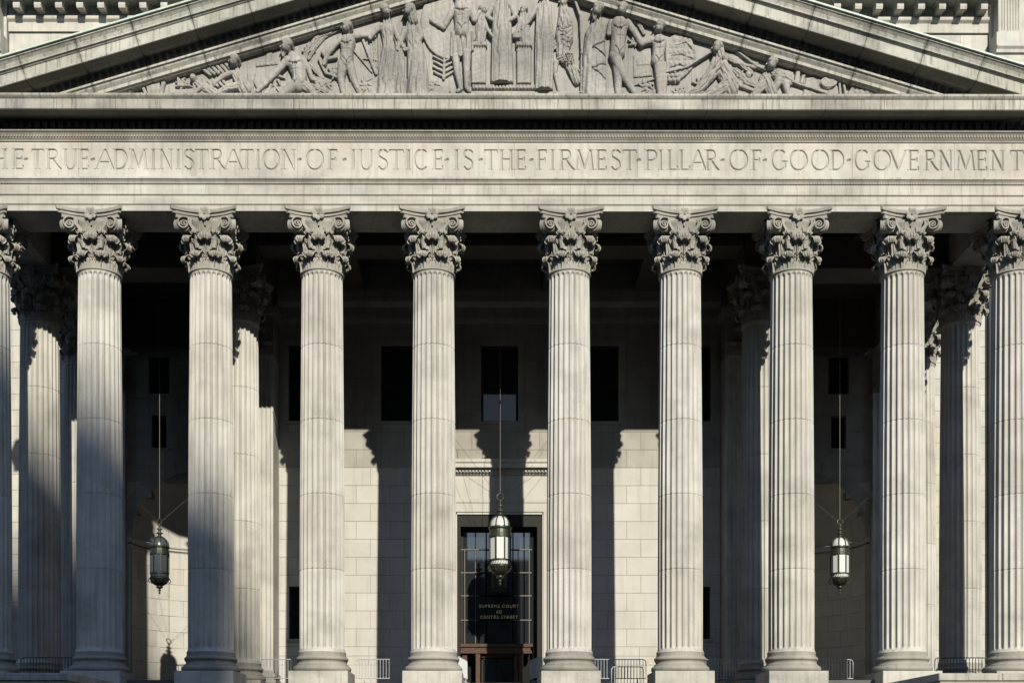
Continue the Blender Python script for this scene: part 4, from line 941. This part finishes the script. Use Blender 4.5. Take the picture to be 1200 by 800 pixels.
# ------------------------------------------------------------------ niche walls in the two side bays
YN = 14.0; RN = 3.2; ZS = 7.78
def niche(s, label):
    t = thing('niche_wall', label, 'wall', (s*15.05, YN, 0), group='side walls with round-headed niches')
    # wall plane with stepped opening hidden by the arch ring
    hl = []
    z = 0
    r = 0
    while z < 16.9:
        zt = z+.82
        if zt <= ZS+.3: hl.append((-RN, RN, z+.01, zt-.01))
        elif z < ZS+RN+.1:
            dz = max(0, max(zt, ZS)-ZS-.35); w = math.sqrt(max(0, (RN+.15)**2-dz*dz)) if dz < RN+.15 else 0
            if w > .15: hl.append((-w, w, z+.01, zt-.01))
        z = zt
    for xw in (-1.82, 1.82): hl += [(xw-.36, xw+.36, 12.32, 13.9), (xw-.5, xw+.5, 15.0, 16.9)]
    hl2 = [h for h in hl]
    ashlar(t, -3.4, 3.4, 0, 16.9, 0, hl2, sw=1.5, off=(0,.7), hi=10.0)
    ashlar(t, -3.4-.0, -3.399, 0, .01, 0) if False else None
    for xw in (-1.82,1.82):
        window(t, xw, .72, 12.32, 13.9, 0); window(t, xw, 1.0, 15.0, 16.9, 0)
    # curved stones of the niche
    for r in range(9):
        z0 = r*.82+.2; z1 = min(z0+.82, ZS-.12)
        if z1-z0 < .1: continue
        off = (r % 2)*.5; n = 7
        edges = [0]+[(k+off)/n for k in range(n+1) if 0.04 < (k+off)/n < .96]+[1]
        for a, c in zip(edges[:-1], edges[1:]):
            key = ('n', round(c-a,4), round(z1-z0,3))
            a0 = PI*a+.0025; a1 = PI*c-.0025; m = max(2, int((c-a)*24)); V = []; F = []
            for rr, zb, zc in ((RN+.014, 0, z1-z0),):
                pass
            for i in range(m+1):
                th = a0+(a1-a0)*i/m; cx_, cy_ = -math.cos(th), math.sin(th)
                edge = i in (0, m)
                for (rad, zq) in ((RN+.014,.006),(RN if not edge else RN+.014,.018),(RN if not edge else RN+.014,z1-z0-.018),(RN+.014,z1-z0-.006),(RN+.3,z1-z0-.006),(RN+.3,.006)):
                    V.append((rad*cx_, rad*cy_, zq))
            for i in range(m):
                for k in range(6): F.append((i*6+k, i*6+(k+1)%6, (i+1)*6+(k+1)%6, (i+1)*6+k))
            F += [(0,1,2,3,4,5)[::-1], tuple(m*6+k for k in range(6))]
            link('niche_stone', mesh('niche_stone', V, F, M['wall']), t, (0,0,z0))
    mb = MB(); n = 28
    V = []; F = []
    for i in range(n+1):
        th = PI*i/n; V += [(-(RN+.02)*math.cos(th), (RN+.02)*math.sin(th), 0), (-(RN+.02)*math.cos(th), (RN+.02)*math.sin(th), ZS)]
    for i in range(n): F.append((i*2, i*2+1, i*2+3, i*2+2))
    mb.add(V, F); mb.build('mortar_bed', M['mortar'], t, kind='stuff')
    # impost moulding, swept round the niche
    prof = [(RN-.02,ZS-.12),(RN-.05,ZS-.10),(RN-.06,ZS-.02),(RN-.14,ZS+.04),(RN-.15,ZS+.10),(RN-.02,ZS+.14),(RN+.2,ZS+.14),(RN+.2,ZS-.12)]
    V = []; F = []; m = len(prof)
    for i in range(n+1):
        th = PI*i/n
        for r_, z in prof: V.append((-r_*math.cos(th), r_*math.sin(th), z))
    for i in range(n):
        for k in range(m): F.append((i*m+k, i*m+(k+1)%m, (i+1)*m+(k+1)%m, (i+1)*m+k))
    link('impost_moulding', mesh('impost_moulding', V, F, M['wall']), t)
    mb = MB().box(-4.1,-RN+.08,-.12,.05,ZS-.12,ZS+.14).box(RN-.08,4.1,-.12,.05,ZS-.12,ZS+.14); mb.build('impost_band', M['wall'], t)
    # ribbed half dome
    V = []; F = []; nt_, np_ = 36, 14
    for j in range(np_+1):
        ph = PI/2*j/np_
        for i in range(nt_+1):
            th = PI*i/nt_; rr = RN-.05*abs(math.sin(th*9))*math.cos(ph)
            V.append((-rr*math.cos(th)*math.cos(ph), rr*math.sin(th)*math.cos(ph), ZS+.14+rr*math.sin(ph)))
    for j in range(np_):
        for i in range(nt_): F.append((j*(nt_+1)+i, (j+1)*(nt_+1)+i, (j+1)*(nt_+1)+i+1, j*(nt_+1)+i+1))
    dm = mesh('half_dome', V, F, M['wall']); smooth_by_angle(dm, 60); link('half_dome', dm, t)
    # voussoirs
    nv = 17
    for k in range(nv):
        a0 = PI*k/nv+.003; a1 = PI*(k+1)/nv-.003; V = []
        for y in (-.06, .25):
            for rr, aa in ((RN-.02,a0),(RN-.02,(a0+a1)/2),(RN-.02,a1),(RN+.62,a1),(RN+.62,(a0+a1)/2),(RN+.62,a0)):
                V.append((-rr*math.cos(aa), y, ZS+.14+rr*math.sin(aa)))
        F = [(0,1,2,3,4,5),(11,10,9,8,7,6)]+[(k2, 6+k2, 6+(k2+1)%6, (k2+1)%6) for k2 in range(6)]
        link('voussoir', mesh('voussoir', V, F, M['wallshade']), t)
    # pilaster at the outer corner and panelled dado
    pilaster(t, s*4.17, -.4, 1.56, ZN, .5)
    MB().box(-RN+.1,RN-.1,.8,1.4,.0,.95).build('dado', M['wall'], t) if False else None
    return t
niche(-1, 'curved niche wall in the shaded left bay, a patch of sun and a lantern shadow on it')
niche(1, 'dark curved niche wall behind the right-hand lantern')

# ------------------------------------------------------------------ main courthouse block: flanking walls, attic, modillion cornice, corner wings
YA = 15.9
mbk = thing('courthouse_block', 'main courthouse body behind the portico with bracketed cornice at both top corners', 'building', (0,YA,0))
for s in (-1,1):
    a, c = sorted((s*19.0, s*25.1))
    ashlar(mbk, a, c, 0.0, 26.0, 0, rh=.82, sw=1.5 if s < 0 else 1.62, off=(.4,1.15), mat='attic', stuff_above=17.5)
    # big attic stones beside the gable
    ashlar(mbk, a, c, 26.0, 34.05, 0, rh=1.61, sw=2.6, off=(.3,1.6), mat='attic', gap=.006)
ashlar(mbk, -19.0, 19.0, 17.2, 34.05, 0, rh=1.61, sw=2.6, off=(0,1.3), mat='attic', gap=.006, stuff_above=17.0)
prof = [(.3,34.10),(-.10,34.10),(-.10,34.56),(-.12,34.58),(-.22,34.66),(-.24,34.70),(-.24,34.82),(.3,34.84)]
x = -25.1
while x < 25.05:
    w = 3.14; c = min(x+w, 25.1); MB().prism(prof, x+.003, c-.003).build('fascia_stone', M['attic'], mbk); x += w
MB().box(-25.1,25.1,-.05,.3,34.84,35.42).build('modillion_backing', M['soffit'], mbk)
MOD = MB().prism([(-.05,0.0),(-.18,-.02),(-.35,.04),(-.55,.0),(-.72,-.07),(-.80,-.04),(-.84,.10),(-.80,.38),(-.86,.42),(-.86,.50),(-.05,.50)], -.17, .17)
MOD.box(-.24,.24,-.9,-.05,.44,.52)
MODm = MOD.mesh('modillion', M['attic'])
k = -23
for k in range(-23, 24):
    link('modillion', MODm, mbk, (k*1.065+.10, 0, 34.90))
MB().prism([(.3,35.42),(-1.45,35.42),(-1.45,35.85),(-1.55,35.95),(-1.6,36.15),(.3,36.3)], -25.1, 25.1).build('crown_cornice', M['attic'], mbk)
for s in (-1,1):
    a, c = sorted((s*25.15, s*31.0))
    MB().box(a,c,-.8,1.2,0,32.55).build('wing_wall', M['attic'], mbk)
    MB().prism([(-.8,32.56),(-.92,32.60),(-.95,32.75),(-1.05,32.85),(-1.05,32.93),(1.2,32.93),(1.2,32.56)], *( (a-.0 if s>0 else a, c if s>0 else c+.0) )).build('wing_moulding', M['attic'], mbk)
    MB().cbox(a, c, -.95, 1.2, 32.94, 33.63).build('wing_pedestal', M['attic'], mbk)
    a2, c2 = sorted((s*25.30, s*26.42))
    pilaster(mbk, (a2+c2)/2, -.80, c2-a2, 41, .6, z0=33.64, base=False)
    MB().box(*sorted((s*25.15, s*31.0)), -.18, 1.2, 33.64, 41).build('wing_upper_wall', M['attic'], mbk)

# ------------------------------------------------------------------ ceiling
ce = thing('portico_ceiling', 'dark beamed stone ceiling deep inside the portico', 'ceiling', (0,0,17.06))
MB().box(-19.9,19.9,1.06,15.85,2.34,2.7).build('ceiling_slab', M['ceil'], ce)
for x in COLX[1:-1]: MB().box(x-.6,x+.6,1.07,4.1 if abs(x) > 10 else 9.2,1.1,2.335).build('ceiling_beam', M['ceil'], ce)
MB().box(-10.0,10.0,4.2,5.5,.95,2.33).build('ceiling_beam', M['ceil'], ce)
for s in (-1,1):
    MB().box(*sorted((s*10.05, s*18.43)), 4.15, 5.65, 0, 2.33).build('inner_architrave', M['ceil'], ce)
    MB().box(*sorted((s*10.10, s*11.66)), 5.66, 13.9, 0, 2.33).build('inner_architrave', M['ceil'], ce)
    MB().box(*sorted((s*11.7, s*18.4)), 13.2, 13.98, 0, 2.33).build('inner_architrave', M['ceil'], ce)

# ------------------------------------------------------------------ lanterns
def lantern(x, y, zc, sc, label, ztop, wires, gl='milk'):
    t = thing('hanging_lantern', label, 'lantern', (x, y, zc), group='lanterns hanging in the portico')
    n = 8; R = .47*sc; B = M['bronze']
    def lt(prof, nn=24): return MB().lathe([(r*sc, z*sc) for r, z in prof], nn)
    lt([(0,-1.45),(.03,-1.42),(.055,-1.36),(.03,-1.31),(.05,-1.27),(.09,-1.24),(.04,-1.19),(.07,-1.14),(.16,-1.10),(.19,-1.05),(.12,-1.02),(.2,-.98),(.3,-.9)]).build('bottom_finial', B, t, smooth=True)
    lt([(.20,-.97),(.30,-.93),(.40,-.84),(.46,-.74),(.49,-.68),(.52,-.64),(.52,-.60),(.47,-.58),(.40,-.58)]).build('lower_cup', B, t)
    lt([(.46,-.60),(.50,-.56),(.40,-.54),(.40,-.40),(.50,-.38),(.50,-.34),(.44,-.34)]).build('lower_band', B, t)
    lt([(.44,.62),(.50,.62),(.50,.70),(.47,.80),(.46,.94),(.51,1.0),(.51,1.05),(.46,1.08),(.40,1.08)]).build('upper_band', B, t)
    lt([(.17,1.54),(.12,1.60),(.08,1.66),(.10,1.72),(.20,1.76),(.08,1.82),(.06,1.92),(.16,1.98),(.05,2.04),(.04,2.14),(.09,2.2),(.03,2.26),(0,2.26)]).build('crown_finial', B, t, smooth=True)
    MB().tube([(.14*sc*math.cos(a*PI/8), 0, (2.38+.14*math.sin(a*PI/8))*sc) for a in range(16)], .028*sc, 6, True).build('hanging_ring', B, t)
    for k in range(n):
        a = 2*PI*(k+.5)/n; c, s_ = math.cos(a), math.sin(a)
        b_ = MB().box(-.026*sc,.026*sc,-.03*sc,.03*sc,-.32*sc,.64*sc)
        o = b_.build('corner_bar', B, t, loc=(R*c, R*s_, 0), rot=(0,0,a+PI/2))
        MB().tube([(c*r*sc, s_*r*sc, z*sc) for r, z in ((.47,1.07),(.46,1.2),(.42,1.33),(.33,1.45),(.2,1.55))], .026*sc, 6).build('dome_rib', B, t)
        MB().tube([(c*r*sc, s_*r*sc, z*sc) for r, z in ((.5,-.62),(.56,-.70),(.55,-.80),(.49,-.84),(.46,-.78))], .022*sc, 6).build('scroll_bracket', B, t)
        a2 = 2*PI*k/n; w = R*math.sin(PI/n)*.93; rr = R*math.cos(PI/n)-.012
        MB().box(-w,w,-.006,.006,-.32*sc,.62*sc).build('glass_panel', M[gl], t, loc=(rr*math.cos(a2), rr*math.sin(a2), 0), rot=(0,0,a2+PI/2))
    lt([(.40,-.80),(.44,-.57),(.44,-.33)]).build('lower_glass', M[gl], t, smooth=True)
    mb = MB()
    for k in range(24):
        a = 2*PI*k/24; mb.box(-.012,.012,0,0.012,0,.1) if False else mb.cyl((.455*sc*math.cos(a), .455*sc*math.sin(a), -.53*sc), (.455*sc*math.cos(a+.13), .455*sc*math.sin(a+.13), -.40*sc), .016*sc, 4)
    mb.build('band_tracery', B, t, kind='stuff')
    lt([(.44,1.06),(.43,1.18),(.39,1.31),(.30,1.43),(.17,1.52)]).build('dome_glass', M[gl], t, smooth=True)
    MB().cyl((0,0,2.5*sc),(0,0,ztop-zc),.010,6).build('suspension_cable', M['cable'], t)
    for (wx, wy, wz) in wires:
        MB().cyl((0,0,2.3*sc),(wx-x, wy-y, wz-zc),.0065,4).build('guy_wire', M['bronze'], t)
zc_c = (890-640)*49.4/1350+EYE
lantern(.0, 6.2, zc_c-.26, 1.0, 'large central green-bronze lantern with milky glass in front of the doorway', 19.35,
        [(-2.1,9.5,11.6),(2.3,9.5,11.6),(-2.4,9.5,10.4),(2.4,9.5,10.4)])
zc_s = (890-658)*50.8/1350+EYE
for s, l in ((-1,'dark bronze lantern hanging in the shaded left bay before the niche'),(1,'bronze lantern with bright milky panels hanging in the right bay')):
    lantern(s*15.0, 7.6, zc_s-.24, .84, l, 17.0 if False else 19.35, [(s*18.0,7.9,10.0),(s*12.0,7.9,10.0),(s*17.6,13.6,9.4),(s*12.2,13.6,9.4)], 'smoke' if s < 0 else 'milk')

# ------------------------------------------------------------------ crowd barriers
def barrier_meshes(L, mat):
    H = 1.10; lo = .30; r = .02; c = .12
    pts = [(0,0,lo),(0,0,H-c),(c*.3,0,H-c*.3),(c,0,H),(L-c,0,H),(L-c*.3,0,H-c*.3),(L,0,H-c),(L,0,lo)]
    fr = MB().tube(pts, r, 8, True)
    bars = []
    n = int(L/.125)
    for k in range(1, n): bars.append((L*k/n))
    bar = MB().cyl((0,0,lo),(0,0,H),.014,6).mesh('bar', mat)
    foot = MB().tube([(0,-.30,.02),(0,-.26,.06),(0,0,.16),(0,.26,.06),(0,.30,.02)], .018, 6).cyl((0,0,.14),(0,0,lo),.018,6).mesh('foot', mat)
    return fr.mesh('barrier_frame', mat), bar, foot, bars
BM = {}
def barrier(x, y, rz, label, L=2.4, mat='steel', z=0):
    key = (L, mat)
    if key not in BM: BM[key] = barrier_meshes(L, M[mat])
    fr, bar, foot, bars = BM[key]
    t = thing('crowd_barrier', label, 'barrier', (x, y, z), rz, 'metal crowd barriers on the portico floor')
    link('frame', fr, t)
    for bx in bars: link('bar', bar, t, (bx,0,0))
    for fx in (.35, L-.35): link('foot', foot, t, (fx,0,0))
def bx(px, dep): return (px-577)*dep/1350+CX
YB = 5.4; DB = D+YB
barrier(bx(285,DB), YB, 0, 'steel crowd barrier between the third and fourth columns')
barrier(bx(417.5,DB), YB, 0, 'steel crowd barrier between the fourth and fifth columns, before a sunlit wall')
barrier(bx(757,DB)-2.4, YB, 0, 'steel crowd barrier with rounded corner between the sixth and seventh columns')
barrier(bx(880,DB)-2.4, YB, 0, 'steel crowd barrier between the seventh and eighth columns, in the dark')
barrier(bx(1000,DB)-2.4, YB, 0, 'steel crowd barrier under the right-hand lantern')
barrier(bx(203,DB+3), YB+3.0, 0, 'crowd barrier before the shaded niche, partly behind the third column')
barrier(-1.72, 3.8, math.radians(82), 'crowd barrier set at an angle left of the doorway', L=2.2)
barrier(1.70, 3.8, math.radians(101), 'crowd barrier set at an angle right of the doorway', L=2.2)
barrier(bx(720,46.5), 4.4, math.radians(8), 'low tilted barrier in front of the one by the seventh column', L=1.35, z=-.38)
for a, l in ((bx(25,46.2),'dark iron rail at floor level between the two leftmost columns'),(bx(1096,46.2),'dark iron rail at floor level between the two rightmost columns')):
    barrier(a, 3.0, 0, l, L=2.4, mat='iron', z=-.14)

# ------------------------------------------------------------------ the city across the square (behind the camera), most blocks added to cut low sky light
Lt = 330.0
def sunpt(X, lat): # point at distance Lt toward the sun from facade position X
    return Vector((X+math.sin(AZ)*Lt, -math.cos(AZ)*Lt, 0))
tw = thing('tower', 'tall distant stone tower with a steep pyramid roof across the square', 'building', (*sunpt(-9.0,0).xy, -4.7), AZ)
ze = 5.2+Lt*math.tan(EL)+4.7
W = 44.0
MB().box(-W,0,-W,0,0,ze).build('tower_wall', M['city'], tw)
MB().add([(-W,-W,ze),(0,-W,ze),(0,0,ze),(-W,0,ze),(-W/2,-W/2,ze+W/2*1.42)], [(0,1,4),(1,2,4),(2,3,4),(3,0,4),(3,2,1,0)]).build('tower_roof', M['city'], tw)
CITY = ((-70,-28,-125,64,'tall masonry block added across the square on the left to screen low sky'),(-27,-13,-135,50,'narrow masonry block added to screen low sky, left of the lowest one'),(-12,13,-135,30.5,'lowest masonry block across the square, opposite the doorway'),(15,60,-140,54,'broad masonry block added to screen low sky, right of the lowest one'),
        (64,112,-118,70,'tall masonry block added across the square on the right to screen low sky'),(-120,-74,-95,78,'very tall masonry block added at the far left to screen low sky'),(114,160,-80,74,'very tall masonry block added at the far right to screen low sky'),
        (-150,-95,-30,60,'masonry block added beside the square on the left to screen low sky'),(100,150,-20,58,'masonry block added beside the square on the right to screen low sky'))
for (x0, x1, y, h, lab) in CITY:  # unseen blocks sized to screen low sky; lowest one suits the door reflection
    t = thing('unseen_city_block', lab, 'building', ((x0+x1)/2, y, -4.7), group='buildings across the square')
    w = (x1-x0)/2
    MB().box(-w,w,-24,0,0,h+4.7).build('wall', M['city'], t)
    MB().box(-w-.6,w+.6,-24.6,.6,h+4.7,h+5.5).build('cornice', M['city'], t)
    wm = MB().box(-.7,.7,.0,.06,0,2.0).mesh('window', M['black'])
    nx = int(2*w/4.6)-1; ny = int(h/4.4)
    for i in range(nx):
        for j in range(ny): link('window', wm, t, (-w+4.6*(i+1), 0, 2+4.4*j))
